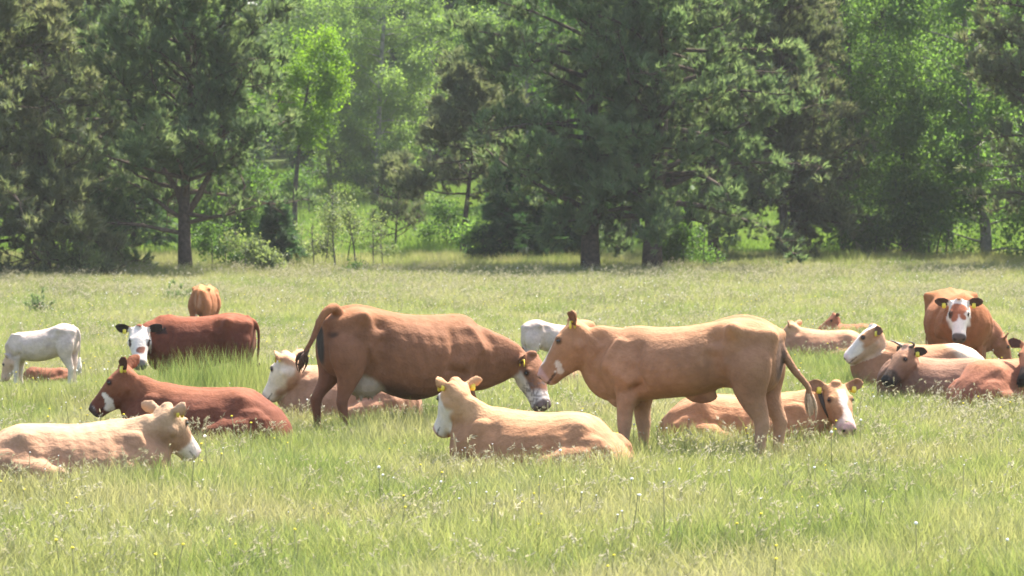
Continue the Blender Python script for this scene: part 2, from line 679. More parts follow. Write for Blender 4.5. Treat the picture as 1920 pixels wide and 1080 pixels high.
        for sd, o in ((1, st[2]), (-1, st[3])):
            X = -.56 * L
            oval_chain(S, [(X + .02, sd * .14, 1.22, .15, .06), (X, sd * (hw + .02), 1.06, .205, .095), (X - .02, sd * (hw + .035), .88, .19, .105),
                           (X - .02 + .2 * o, sd * (hw + .025), .74, .15, .095), (X - .07 + .5 * o, sd * (hw + .01), .60, .098 * tk, .070 * tk), (X - .115 + .8 * o, sd * hw, .50, .072 * tk, .054 * tk),
                           (X - .135 + .85 * o, sd * hw, .44, .062 * tk, .05 * tk), (X - .12 + .9 * o, sd * hw, .33, .048 * tk, .043 * tk), (X - .11 + .95 * o, sd * hw, .22, .043 * tk, .040 * tk),
                           (X - .10 + o, sd * hw, .12, .052 * tk, .048 * tk), (X - .07 + o, sd * hw, .06, .056, .05), (X - .05 + o, sd * hw, .005, .07, .056)])
        S.ball((.64 * L, 0, .66), (.17, .09, .13))                        # brisket
        if spec.get('navel'):
            S.ball((-.08 * L, 0, .675), (.16, .045, .075))
        if spec.get('udder'):
            S.ball((-.36 * L, 0, .60), (.20, .15, .13))
            for sx in (-.06, .06):
                for sy in (-.06, .06):
                    round_chain(S, [(-.36 * L + sx, sy, .53, .022), (-.36 * L + sx, sy, .47, .016), (-.36 * L + sx, sy, .44, .012)], 8)
    else:
        for sd in (1, -1):
            # haunch and folded hind leg
            S.ball((-.42 * L, sd * .27 * fat, .31 * hz), (.30, .14, .27 * hz))
            round_chain(S, [(-.46 * L, sd * .30, .30 * hz, .15), (-.22 * L, sd * .38 * fat, .27 * hz, .135), (-.06 * L, sd * .42 * fat, .22 * hz, .10), (-.2 * L, sd * .47 * fat, .13 * hz, .085),
                            (-.42 * L, sd * .49 * fat, .08, .06), (-.34 * L, sd * .52 * fat, .05, .045), (-.12 * L, sd * .54 * fat, .04, .04), (-.02, sd * .55 * fat, .04, .045)])
            # shoulder and folded fore leg
            S.ball((.56 * L, sd * .19, .46 * hz), (.17, .09, .24 * hz))
            round_chain(S, [(.52 * L, sd * .24, .36 * hz, .10), (.50 * L, sd * .26, .20 * hz, .09), (.66 * L, sd * .24, .14, .07), (.86 * L, sd * .20, .10, .06),
                            (.78 * L, sd * .19, .05, .045), (.60 * L, sd * .17, .04, .045)])
    # tail
    tl = spec.get('tail')
    if tl == 'none':
        tp = None
    elif tl:
        tp = [pix(t) for t in tl]
        zt = 1.30 if pose == 'stand' else .56 * hz - drop
        tp = [np.array([-.58 * L, 0, zt - (.06 if pose == 'stand' else 0)]), np.array([-.72 * L, 0, zt - (.04 if pose == 'stand' else .05)])][:1 if spec.get('tail_high') else 2] + tp
    elif pose == 'stand':
        tp = [(-.68 * L, 0, 1.30), (-.80 * L, 0, 1.25), (-.86 * L, 0, 1.10), (-.86 * L, 0.02, .85), (-.84 * L, .03, .60)]
    else:
        tp = [(-.66 * L, 0, .58 * hz - drop), (-.80 * L, .04, .42 * hz - drop * .9), (-.86 * L, .18, .18), (-.80 * L, .32, .07)]
    if tp is not None:
        TP = resample(np.array(tp, float), 22)
        S.tube(TP, np.interp(np.linspace(0, 1, 22), [0, .15, .5, 1], [.055, .040, .026, .018]) * spec.get('tail_r', 1.0), 10)
    if spec.get('horn'):
        pass
    me = S.mesh('cow_raw')
    tmp = bpy.data.objects.new('cow_raw', me)
    COL.objects.link(tmp)
    vox = spec.get('vox', .016)
    md = tmp.modifiers.new('r', 'REMESH')
    md.mode = 'VOXEL'
    md.voxel_size = vox
    md.adaptivity = 0
    sm = tmp.modifiers.new('s', 'SMOOTH')
    sm.factor = .5
    sm.iterations = 5
    PENDING.append(dict(spec=spec, tmp=tmp, root=root, hd=hd, s=s, pol=pol, Hm=Hm, hs=hs, hf=hf, ears=ear_ax, hp=hp, pose=pose, hz=hz, L=L, fat=fat,
                        tail=None if tp is None else TP, drop=drop, roll=roll, P=(P0, P1, P2)))


# muscle and bone relief, in the body frame: x, |y|, z, radius, height
BUMPS_STAND = [(-.45, .24, 1.27, .065, .042), (-.75, .10, 1.22, .06, .018), (-.29, .23, 1.19, .085, -.048), (-.24, .26, 1.04, .07, -.022), (-.58, .22, 1.12, .10, -.012),
               (-.60, .25, .95, .14, .014), (.66, .20, 1.20, .08, .014), (.52, .25, 1.10, .09, -.006), (.44, .28, .92, .06, -.016), (.80, .19, .92, .09, .022), (.62, .24, .85, .09, .012),
               (.42, .24, .70, .07, -.014), (-.34, .24, .76, .08, -.016), (0.1, .30, 1.10, .12, .010)]
BUMPS_LIE = [(-.37, .29, .70, .07, .026), (-.70, .12, .56, .06, .015), (-.22, .27, .60, .09, -.036), (-.48, .32, .52, .10, -.012), (.62, .20, .66, .09, .015),
             (.48, .27, .58, .07, -.018), (.44, .32, .36, .07, -.016), (.74, .22, .40, .09, .02), (-.12, .40, .40, .08, -.014), (.1, .36, .56, .12, .010)]

# long forms (muscle edges, bone ridges, creases): two end points x, |y|, z then radius and height
RIDGES_STAND = [((.58, .17, 1.28), (.72, .22, .95), .045, .026), ((.44, .26, 1.22), (.38, .30, .74), .05, -.034), ((.80, .14, 1.18), (.88, .15, .86), .055, -.022),
                ((-.29, .27, 1.02), (-.27, .27, .74), .06, -.030), ((-.40, .26, .98), (-.31, .26, .68), .035, .020), ((-.45, .24, 1.27), (-.76, .12, 1.22), .05, .016),
                ((-.70, 0, 1.36), (.50, 0, 1.37), .035, .012), ((.66, .22, .92), (.50, .26, .80), .05, .018), ((-.74, .20, 1.0), (-.70, .20, .75), .05, .014), ((.42, .25, .74), (.56, .22, .70), .04, -.026)]
RIDGES_LIE = [((.58, .18, .78), (.72, .22, .48), .045, .026), ((.44, .28, .70), (.40, .34, .26), .05, -.034), ((.80, .14, .70), (.88, .15, .42), .055, -.02),
              ((-.37, .29, .72), (-.70, .14, .55), .05, .018), ((-.65, 0, .70), (.50, 0, .84), .035, .012), ((-.10, .40, .50), (-.14, .42, .25), .06, -.026), ((-.24, .36, .48), (-.20, .40, .26), .04, .018)]

TAN = (.375, .188, .092)
PALE = (.60, .40, .235)
BROWN = (.25, .112, .054)
RED = (.145, .044, .022)
CREAM = (.54, .42, .315)
WHITE = (.66, .56, .48)
ORANGE = (.33, .128, .052)
RUST = (.34, .125, .060)
DK = (.03, .022, .018)
PINK = (.45, .25, .205)


def finish_cows():
    bpy.context.view_layer.update()
    dg = bpy.context.evaluated_depsgraph_get()
    for c in PENDING:
        ev = c['tmp'].evaluated_get(dg)
        me = bpy.data.meshes.new_from_object(ev)
        c['me'] = me
    for c in PENDING:
        raw = c['tmp'].data
        bpy.data.objects.remove(c['tmp'])
        bpy.data.meshes.remove(raw)
    for c in PENDING:
        dress_cow(c)


def mixc(a, b, t):
    t = np.clip(t, 0, 1)[:, None]
    return a * (1 - t) + np.asarray(b, float)[None] * t


def dress_cow(c):
    sp, me, s, L, hz = c['spec'], c['me'], c['s'], c['L'], c['hz']
    nv = len(me.vertices)
    V = np.empty(nv * 3, np.float32)
    me.vertices.foreach_get('co', V)
    V = V.reshape(-1, 3).astype(float)
    Nn = np.empty(nv * 3, np.float32)
    me.vertices.foreach_get('normal', Nn)
    Nn = Nn.reshape(-1, 3)
    # relief
    seed = sp.get('seed', 1)
    P = V.copy()
    H = (V - c['pol']) @ c['Hm'].T / c['hs']
    H[:, 2] += .06
    H[:, 1] /= c['hf']
    H[:, 2] = np.where(H[:, 2] < 0, H[:, 2] / c['hf'], H[:, 2])
    body = np.ones(nv)
    B = BUMPS_STAND if c['pose'] == 'stand' else BUMPS_LIE
    disp = np.zeros(nv)
    for x, y, z, r, h in B:
        for sd in (-1, 1):
            zz = z if c['pose'] == 'stand' else z * hz
            d2 = ((V[:, 0] - x * L) ** 2 + (V[:, 1] - sd * y * c['fat'] - c['roll'] * (zz - .2)) ** 2 + (V[:, 2] - zz) ** 2) / r ** 2
            disp += sp.get('bony', 1.0) * (1 if c['pose'] == 'stand' else .55) * h * np.exp(-d2)
    for a_, b_, r, h in (RIDGES_STAND if c['pose'] == 'stand' else RIDGES_LIE):
        for sd in (-1, 1):
            A = np.array(a_) * [L, sd * c['fat'], 1 if c['pose'] == 'stand' else hz]
            D_ = np.array(b_) * [L, sd * c['fat'], 1 if c['pose'] == 'stand' else hz] - A
            t = np.clip(((V - A) @ D_) / (D_ @ D_), 0, 1)
            d2 = ((V - A - t[:, None] * D_) ** 2).sum(1) / r ** 2
            disp += sp.get('bony', 1.0) * (.8 if c['pose'] == 'stand' else .5) * h * np.exp(-d2)
    ribs = np.exp(-((V[:, 0] - .12) / .25) ** 2) * np.exp(-((V[:, 2] - (.95 if c['pose'] == 'stand' else .5)) / .22) ** 2)
    disp += .0022 * sp.get('bony', 1.0) * ribs * np.sin((V[:, 0] + .25 * V[:, 2]) * 55)
    disp += .0014 * wob(V, 48, seed + 2) + .0018 * wob(V, 22, seed) + .0045 * wob(V, 7, seed + 5)
    inhead = (H[:, 0] > -.05) & (H[:, 0] < .62) & (np.abs(H[:, 1]) < .17) & (H[:, 2] < .12) & (H[:, 2] > -.25)
    disp[inhead] *= .3
    V = V + Nn * disp[:, None]
    # colour of the coat
    base = np.array(sp['coat'], float)
    C = np.tile(base, (nv, 1))
    nz = wob(P, 5, seed + 1)
    C *= (1 + .09 * nz + .10 * wob(P, 2.2, seed + 31) + .06 * wob(P * np.array([1, 1, .5]), 13, seed + 32))[:, None]
    C = C * np.array([.86, .87, .96])
    z = P[:, 2]
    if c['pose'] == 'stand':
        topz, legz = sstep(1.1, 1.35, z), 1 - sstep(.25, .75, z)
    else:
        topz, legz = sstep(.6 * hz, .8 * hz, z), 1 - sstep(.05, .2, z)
    if sp.get('legcol') is not None:
        C = mixc(C, sp['legcol'], legz * .75)
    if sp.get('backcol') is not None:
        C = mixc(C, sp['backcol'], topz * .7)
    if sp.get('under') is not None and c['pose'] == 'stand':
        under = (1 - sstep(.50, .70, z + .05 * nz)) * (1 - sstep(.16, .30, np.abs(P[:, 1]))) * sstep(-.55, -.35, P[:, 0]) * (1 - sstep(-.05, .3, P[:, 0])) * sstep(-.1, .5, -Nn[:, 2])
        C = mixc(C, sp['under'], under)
    for (x, y, zz, r, col) in sp.get('spots', []):
        d = np.sqrt((P[:, 0] - x) ** 2 + (P[:, 1] - y) ** 2 + (P[:, 2] - zz) ** 2) + .03 * wob(P, 14, seed + 9)
        C = mixc(C, col, 1 - sstep(r * .8, r * 1.1, d))
    # head markings in head coordinates
    u, v, w = H[:, 0], np.abs(H[:, 1]), H[:, 2]
    hn = wob(H, 24, seed + 3) * .018
    ha = np.array(HEAD)
    hwu, hzt, hzb = (np.interp(u, ha[:, 0], ha[:, k]) for k in (3, 1, 2))
    hm = (u > -.135) & (u < .6) & (v < np.where(u < -.03, .095, hwu + .022)) & (w < hzt + .03) & (w > hzb - .022)
    hmf = hm.astype(float)
    for mk in sp.get('marks', []):
        kind, col = mk[0], mk[1]
        if kind == 'blaze':            # stripe down the front of the face
            wd = mk[2] + .3 * mk[2] * sstep(.3, .5, u)
            t = (1 - sstep(wd - .012, wd + .012, v + hn)) * (w > -.06 - .02 * (u > .35)) * sstep(mk[3] - .03, mk[3] + .02, u)
        elif kind == 'face':           # whole front of the head up to the cheek line
            t = sstep(mk[2] - .03, mk[2] + .03, u - .35 * (v - .05) + hn * 1.5) * sstep(-.215, -.15, w + hn * 2.5)
        elif kind == 'nose':
            t = sstep(mk[2] - .03, mk[2] + .03, u + hn)
        elif kind == 'band':           # ring around the muzzle side
            t = np.exp(-((u - mk[2]) / mk[3]) ** 2) > .5 + hn * 4
            t = t.astype(float)
        elif kind == 'jaw':
            t = (1 - sstep(mk[2] - .02, mk[2] + .02, w + hn)) * sstep(mk[3] - .03, mk[3] + .03, u + hn)
        elif kind == 'spot':           # u, v, w, r
            d = np.sqrt((u - mk[2]) ** 2 + (v - mk[3]) ** 2 + (w - mk[4]) ** 2) + hn
            t = 1 - sstep(mk[5] * .8, mk[5] * 1.12, d)
        elif kind == 'speckle':
            t = .75 * sstep(-.1, .5, wob(H, 125, seed + 21) + .5 * wob(H, 40, seed + 22)) * sstep(mk[2], mk[2] + .05, u) * (v > .0)
        C = mixc(C, col, t * hmf)
    # muzzle pad, nostrils, mouth
    mz = sp.get('muzzle_col', PINK)
    t = sstep(.455, .485, u + hn * .5 + .2 * np.clip(w + .04, -.1, .02)) * hmf
    C = mixc(C, mz, t)
    no = np.sqrt(((u - .530) / 1.0) ** 2 + (v - .052) ** 2 + (w + .036) ** 2)
    C = mixc(C, (.02, .012, .01), (1 - sstep(.013, .022, no)) * hmf)
    mouth = (np.abs(w + .108 + .02 * (u - .45)) < .007) & (u > .40) & hm
    C[mouth] = C[mouth] * .35
    # eye rims
    eye = np.sqrt((u - .165) ** 2 + (v - .112) ** 2 + (w - .022) ** 2)
    C = mixc(C, np.array(sp.get('eye_rim', tuple(base * .25))), (1 - sstep(.026, .040, eye)) * hmf)
    # ears: dark hairy hollow, own outer colour
    for (r0, ax, nn, tt, es) in c['ears']:
        d = (P - r0) / es
        q, a_, b_ = d @ ax, d @ tt, d @ nn
        m_ = (q > .045) & (q < .25) & (np.abs(a_) < .095) & (b_ > -.035) & (b_ < .055)
        inner = m_ & ((Nn @ nn) > .25) & (np.abs(a_) < .058)
        if sp.get('ear_out') is not None:
            C[m_] = sp['ear_out']
        C[inner] = sp.get('ear_in', tuple(base * .35))
    if c['pose'] == 'stand':
        hoof = z < .055
        C[hoof] = (.06, .045, .035)
        if sp.get('perineum'):
            d = np.sqrt(((P[:, 0] + .80 * L) / .8) ** 2 + (P[:, 1] / .9) ** 2 + ((z - 1.02) / 1.9) ** 2)
            C = mixc(C, sp['perineum'], (1 - sstep(.07, .13, d + .02 * nz)) * (P[:, 0] > -.83 * L))
    # tail tip colour
    C = np.clip(C, .01, .9)
    V = V * s
    me.vertices.foreach_set('co', V.astype(np.float32).ravel())
    at = me.attributes.new('coat', 'FLOAT_COLOR', 'POINT')
    at.data.foreach_set('color', np.concatenate([C, np.ones((nv, 1))], 1).astype(np.float32).ravel())
    me.materials.clear()
    me.materials.append(M_COAT)
    me.polygons.foreach_set('use_smooth', np.ones(len(me.polygons), bool))
    me.update()
    me.name = 'body'
    rt = empty(sp['name'], c['root'], sp['label'], sp['category'], sp.get('group', 'cattle resting and grazing in the meadow'), c['hd'])
    obj('body', me, rt)
    hp, hs = c['hp'], c['hs']
    if not sp.get('hidden_head'):
        for sd in (-1, 1):
            e = Soup()
            e.ball(hp(.165, sd * .112, .020) * s, (.019 * hs * s, .017 * hs * s, .014 * hs * s), 12, 8)
            obj('eye', e.mesh('eye', M_EYE), rt)
    tags = sp.get('tags', ())
    for sd in tags:
        r0, ax, nn, tt, es = c['ears'][0 if sd < 0 else 1]
        dn = nrm(np.array([0, 0, -1.0]))
        cen = r0 + ax * .095 * es + dn * .045
        fwd = nrm(nn - dn * (nn @ dn))
        sdv = np.cross(dn, fwd)
        outl = [(-.023, -.030), (.023, -.030), (.027, .020), (.016, .036), (-.016, .036), (-.027, .020)]
        T = Soup()
        rg = []
        for off in (-.030, .030):
            pass
        for off, k in ((.026, 1.0), (.031, 1.0)):
            rg.append([(cen + sdv * a * k + dn * b * k + fwd * off) * s for a, b in outl])
        T.loft(rg)
        rg = []
        for off in (-.017, -.012):
            rg.append([(cen + sdv * a * .9 + dn * b * .9 + fwd * off) * s for a, b in outl])
        T.loft(rg)
        T.tube([(cen + dn * -.028 + fwd * -.017) * s, (cen + dn * -.028 + fwd * .03) * s], .008 * s, 6)
        obj('ear_tag', T.mesh('ear_tag', M_TAG, False), rt)
    if sp.get('horn'):
        for sd in (-1, 1):
            T = Soup()
            pts = [hp(-.03, sd * .055, .04), hp(-.05, sd * .12, .06), hp(-.03, sd * .16, .13), hp(.02, sd * .165, .20)]
            A = resample(np.array(pts), 12)
            T.tube(A * s, np.linspace(.024, .004, 12) * s, 8)
            obj('horn', T.mesh('horn', M_HORN), rt)
    if sp.get('collar'):
        P0, P1, P2 = c['P']
        t = .80
        Cn = (1 - t) ** 2 * P0 + 2 * t * (1 - t) * P1 + t * t * P2
        Tn = nrm(2 * (1 - t) * (P1 - P0) + 2 * t * (P2 - P1))
        sdv = nrm(np.array([0, 1, 0]) * (1 - t) + c['Hm'][1] * t)
        U = nrm(np.cross(Tn, sdv))
        sdv = np.cross(U, Tn)
        a = np.linspace(0, 2 * math.pi, 28, endpoint=False)
        T = Soup()
        rg = []
        cx, cz, off = .147, .205, -.02
        for (dt, k) in ((-.022, 1.0), (-.022, 1.04), (.022, 1.04), (.022, 1.0)):
            rg.append(Cn + sdv * (np.cos(a) * cx * k)[:, None] + U * (np.sin(a) * cz * k + off)[:, None] + Tn * dt)
        rg = np.array(rg) * s
        n_ = 28
        ii = np.arange(n_)
        jj = (ii + 1) % n_
        Q = np.concatenate([np.stack([r * n_ + ii, r * n_ + jj, ((r + 1) % 4) * n_ + jj, ((r + 1) % 4) * n_ + ii], -1) for r in range(4)])
        T.add(rg.reshape(-1, 3), Q)
        obj('collar', T.mesh('collar', M_COLLAR), rt)
    if c['tail'] is not None and sp.get('switch', 'tan'):
        TP = c['tail']
        end, dr = TP[-1], nrm(TP[-1] - TP[-3])
        if sp.get('switch_dir'):
            pass
        r = np.random.default_rng(seed + 77)
        T = Soup()
        ln = .26 * sp.get('switch_len', 1.0)
        gdir = nrm(dr * .75 + np.array([0, 0, -.55]))
        for i in range(16):
            st = end - dr * r.uniform(.02, .10) + r.normal(size=3) * .010
            o_ = r.normal(size=3) * .030 * sp.get('switch_spread', .8)
            pts = np.array([st, st + dr * .10 * ln / .26 + o_ * .8, st + (dr * .5 + gdir * .5) * .2 * ln / .26 + o_, st + gdir * ln * r.uniform(.9, 1.25) + o_ * .5])
            T.tube(resample(pts, 7) * s, np.array([.008, .014, .016, .015, .012, .007, .002]) * s * sp.get('switch_w', 1.0), 5)
        obj('tail_switch', T.mesh('tail_switch', M_SWITCH[sp.get('switch', 'tan')]), rt)


COWS = [
    dict(name='cow', label='big brown cow grazing with its head down and its dark tail swung out', category='cow', foot=(752, 832), heading=22, scale=1.09, length=1.06, slope=.05, tail_high=True, tail_r=1.35,
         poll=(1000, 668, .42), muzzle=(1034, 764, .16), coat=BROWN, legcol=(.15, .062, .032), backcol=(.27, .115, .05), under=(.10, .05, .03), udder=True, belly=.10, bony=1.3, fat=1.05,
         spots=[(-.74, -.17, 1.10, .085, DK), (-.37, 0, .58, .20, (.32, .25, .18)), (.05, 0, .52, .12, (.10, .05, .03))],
         marks=[('jaw', WHITE, -.02, .12), ('nose', WHITE, .36), ('speckle', (.15, .11, .10), .22)], muzzle_col=(.14, .10, .09), eye_rim=(.06, .03, .02),
         perineum=DK, tail=[(626, 577, -.50), (604, 594, -.60), (587, 634, -.64), (568, 668, -.66)], switch='dark', switch_len=.7, ear_w=(-.45, .75, -.05, .35, .75, -.45), tags=(-1, 1), stance=(-.05, .12, -.12, .06), seed=3, vox=.014, head_scale=1.0),
    dict(name='cow', label='large tan cow standing with its muzzle above the brown cow\'s face', category='cow', foot=(1299, 882), heading=157, scale=1.10, length=1.02, slope=.055, navel=True, leg=1.18, ear_n=(.5, .65, .35),
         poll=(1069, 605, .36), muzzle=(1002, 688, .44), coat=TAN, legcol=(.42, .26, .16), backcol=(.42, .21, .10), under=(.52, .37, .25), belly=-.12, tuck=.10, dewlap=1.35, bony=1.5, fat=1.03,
         spots=[(-.10, 0, .60, .10, (.24, .115, .062))],
         marks=[('blaze', WHITE, .036, .14), ('spot', (.58, .46, .38), .335, .08, -.085, .036), ('spot', (.58, .46, .38), .365, .08, -.125, .036), ('spot', (.58, .46, .38), .395, .08, -.10, .024)], muzzle_col=(.45, .26, .22), ear_in=(.17, .07, .04), eye_rim=(.13, .07, .04),
         perineum=(.13, .075, .05), tail=[(1452, 626, -.24), (1468, 660, -.28), (1490, 695, -.3), (1514, 724, -.3), (1519, 745, -.3)], switch='tan', switch_len=.75, switch_w=.9, switch_spread=.5,
         tags=(1,), ear_w=(-.28, .62, .42, .50, .85, -.25), ear_w_right=(-.35, 1.0, -.05, .7, .2, -.5), stance=(.02, -.05, .0, -.06), seed=5, vox=.014, head_scale=1.04, head_fat=1.2, tail_r=1.5),
    dict(name='cow', label='tan white-faced cow lying in front of both standing cows, seen from behind its ears', category='cow', foot=(1033, 905), heading=161, scale=1.0, pose='lie', length=1.05, hz=.86, drop=.24, neck_up=.0,
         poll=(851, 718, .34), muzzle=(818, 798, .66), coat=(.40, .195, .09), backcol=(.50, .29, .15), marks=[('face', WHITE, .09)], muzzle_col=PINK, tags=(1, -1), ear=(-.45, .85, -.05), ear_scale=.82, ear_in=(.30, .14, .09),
         tail='none', seed=7, vox=.014, head_scale=1.0, bony=1.2, switch=None),
    dict(name='cow', label='tan cow with a white blaze and a neck strap lying behind the standing tan cow', category='cow', foot=(1388, 858), heading=-9, scale=.98, pose='lie', length=1.02, hz=.84,
         poll=(1570, 722, -.28), muzzle=(1599, 800, -.66), coat=(.39, .185, .085), backcol=(.48, .26, .13), marks=[('blaze', (.60, .49, .41), .040, .08), ('nose', (.55, .39, .32), .40)], muzzle_col=(.50, .30, .27), ear_in=(.27, .135, .08),
         tags=(1, -1), ear=(-.15, 1.0, .08), collar=True, seed=9, vox=.014, head_scale=1.02, bony=1.2, eye_rim=(.12, .06, .04)),
    dict(name='cow', label='pale tan cow lying at the left edge with its face turned away', category='cow', foot=(118, 932), heading=15, scale=.98, pose='lie', length=1.05, hz=.84, drop=.05,
         poll=(318, 764, .22), muzzle=(378, 836, .52), coat=(.41, .225, .120), backcol=(.46, .30, .18), marks=[('blaze', (.60, .48, .37), .035, .05), ('nose', (.62, .51, .42), .34)], muzzle_col=(.62, .46, .40), tags=(-1,), ear=(-.28, 1.0, .05), ear_in=(.36, .19, .12),  # backcol puts some of the sunlit back's paleness into the coat colour
         seed=12, vox=.014, head_scale=1.0, bony=1.2),
    dict(name='cow', label='dark reddish-brown cow lying in profile with a white patch on its jaw', category='cow', foot=(400, 848), heading=167, scale=1.02, pose='lie', length=1.02, hz=.84, drop=.12,
         poll=(226, 690, .16), muzzle=(160, 755, .20), coat=(.165, .054, .027), backcol=(.23, .085, .040), marks=[('spot', WHITE, .345, .07, -.15, .060), ('spot', WHITE, .31, .085, -.10, .042), ('spot', WHITE, .29, .09, -.05, .028), ('spot', WHITE, .49, .07, -.05, .036)], muzzle_col=(.06, .04, .035), tags=(1,),
         ear_w=(-.30, .55, .55, .45, .9, -.25), ear_in=(.07, .03, .02), seed=14, vox=.015, eye_rim=(.05, .02, .015), tail='none', switch=None),
    dict(name='cow', label='cream and tan cow lying half hidden behind the brown cow\'s hind legs', category='cow', foot=(668, 812), heading=161, scale=1.0, pose='lie', length=.95, hz=.92,
         poll=(531, 666, .06), muzzle=(493, 728, .22), coat=(.42, .22, .12), backcol=(.50, .29, .16), marks=[('face', (.70, .56, .43), -.03)], muzzle_col=(.42, .30, .26), tags=(1,), ear=(-.3, .9, -.1), ear_n=(.4, .8, .3), ear_in=(.10, .05, .035),
         seed=16, vox=.016),
    dict(name='cow', label='dark red cow with a black-eyed white face looking at the camera over deep grass', category='cow', foot=(378, 762), heading=172, scale=.86, length=1.0,
         poll=(261, 616, -.25), muzzle=(264, 688, -.60), coat=RED, legcol=(.10, .035, .02), backcol=(.27, .085, .04), marks=[('face', WHITE, -.08), ('spot', (.22, .09, .06), .33, .0, .04, .055), ('spot', (.06, .03, .024), .19, .115, -.005, .045)],
         muzzle_col=(.16, .13, .12), ear_out=(.05, .025, .02), ear_in=(.03, .02, .015), ear=(-.15, 1.0, .12), tags=(-1,), seed=18, vox=.016, head_scale=1.12, ear_scale=1.0, fat=1.1, switch='dark', eye_rim=(.03, .015, .012)),
    dict(name='calf', label='white calf grazing at the left edge with its head in the grass', category='calf', foot=(80, 730), heading=166, scale=.675, calf=True, length=.95, slope=.14,
         poll=(12, 668, .06), muzzle=(-4, 714, .08), coat=CREAM, legcol=(.66, .56, .45), marks=[('face', (.50, .33, .22), .0)], muzzle_col=(.42, .30, .25), ear_in=(.22, .12, .08), switch='white', seed=20, vox=.018, bony=.9, leg=1.15, group='calves in the meadow'),
    dict(name='calf', label='small brown calf curled up in the grass beyond the white grazing calf\'s legs', category='calf', foot=(96, 722), heading=180, scale=.42, pose='lie', calf=True, hz=.8,
         poll=(66, 700, 0), muzzle=(54, 714, -.05), coat=(.26, .10, .05), seed=22, vox=.03, muzzle_col=(.2, .1, .08), group='calves in the meadow'),
    dict(name='cow', label='orange-brown young cow walking away from the camera near the trees', category='cow', foot=(385, 641), heading=82, scale=.77, length=.95,
         poll=(388, 560, 1.0), muzzle=(392, 590, 1.2), coat=ORANGE, legcol=(.40, .18, .09), backcol=(.50, .21, .08), seed=24, vox=.022, perineum=(.40, .2, .12), fat=.68, switch='tan', bony=1.3),
    dict(name='calf', label='white calf standing behind the tan cow\'s head, seen from its rump', category='calf', foot=(1042, 712), heading=18, scale=.64, calf=True, length=1.0, slope=.1,
         poll=(1120, 632, .3), muzzle=(1138, 672, .35), coat=CREAM, legcol=(.66, .56, .45), seed=26, vox=.02, switch='dark', tail=[(992, 618, -.05), (988, 636, -.05), (984, 655, -.05)], switch_len=.5, group='calves in the meadow', leg=1.15, muzzle_col=PINK),
    dict(name='calf', label='tan calf lying low in the grass under the standing tan cow\'s chin', category='calf', foot=(1078, 742), heading=4, scale=.55, pose='lie', calf=True, hz=.85,
         poll=(1128, 694, 0), muzzle=(1148, 716, -.05), coat=(.38, .19, .10), seed=28, vox=.025, group='calves in the meadow', muzzle_col=PINK),
    dict(name='cow', label='tan cow lying far back, its head beside the standing tan cow\'s tail', category='cow', foot=(1556, 692), heading=168, scale=.88, pose='lie', hz=.86, drop=.1,
         poll=(1480, 607, .1), muzzle=(1446, 650, .25), coat=(.40, .20, .105), backcol=(.49, .28, .15), marks=[('blaze', WHITE, .04, .0)], muzzle_col=PINK, seed=30, vox=.02, ear_in=(.18, .09, .06), ear=(-.35, .9, -.1)),
    dict(name='calf', label='reddish-brown calf lying farthest back in the grass on the right', category='calf', foot=(1596, 652), heading=177, scale=.66, pose='lie', hz=.82, calf=True, drop=.05,
         poll=(1561, 590, 0), muzzle=(1540, 618, -.05), coat=RUST, seed=32, vox=.025, muzzle_col=(.3, .16, .12), group='calves in the meadow'),
    dict(name='cow', label='tan cow with a long white face lying in profile below the front-facing brown cow', category='cow', foot=(1742, 752), heading=171, scale=.98, pose='lie', hz=.96,
         poll=(1632, 613, .0), muzzle=(1571, 664, .03), coat=(.36, .17, .085), backcol=(.42, .22, .11), marks=[('blaze', WHITE, .075, -.1), ('face', WHITE, .22), ('jaw', (.46, .30, .20), -.10, -.05)], muzzle_col=(.66, .48, .44), tags=(1,), ear=(-.3, .8, -.4), ear_n=(.4, .8, .3),
         spots=[(-.55, 0, .62, .36, CREAM)], ear_in=(.15, .07, .05), eye_rim=(.06, .03, .025), seed=34, vox=.016, dewlap=1.2),
    dict(name='cow', label='dull brown cow with dark upright horns and dark muzzle lying in the grass', category='cow', foot=(1782, 775), heading=167, scale=.96, pose='lie', hz=.90, drop=.1,
         poll=(1696, 652, -.12), muzzle=(1651, 706, -.34), coat=(.26, .135, .08), backcol=(.36, .19, .11), marks=[('nose', (.065, .042, .03), .36), ('spot', (.46, .26, .18), -.02, 0, .05, .09)], muzzle_col=(.03, .025, .022), tags=(1,), horn=True, ear=(-.2, 1.0, -.35),
         ear_in=(.05, .03, .02), seed=36, vox=.016, eye_rim=(.04, .02, .015)),
    dict(name='cow', label='reddish cow lying at the right edge with its head turned back', category='cow', foot=(1884, 790), heading=38, scale=.98, pose='lie', hz=.96, drop=.12,
         poll=(1934, 644, -.2), muzzle=(1921, 694, -.5), coat=(.31, .118, .060), backcol=(.40, .175, .085), marks=[('nose', (.06, .04, .03), .36)], muzzle_col=(.03, .025, .02), ear=(-.2, 1.0, .1), ear_in=(.08, .04, .03), seed=38, vox=.016,
         spots=[(-.78, -.1, .3, .12, (.20, .07, .04))]),
    dict(name='cow', label='broad brown cow standing head-on with a white blaze, facing the camera', category='cow', foot=(1793, 735), heading=-87, scale=1.0, length=1.0, fat=1.32,
         poll=(1798, 566, -.95), muzzle=(1799, 622, -1.22), coat=(.27, .098, .036), legcol=(.15, .062, .032), backcol=(.34, .135, .05), marks=[('face', WHITE, -.09), ('spot', (.30, .10, .05), .12, .03, .06, .085), ('spot', (.30, .10, .05), .24, .05, .05, .05), ('spot', (.10, .05, .035), .17, .11, .02, .05)],
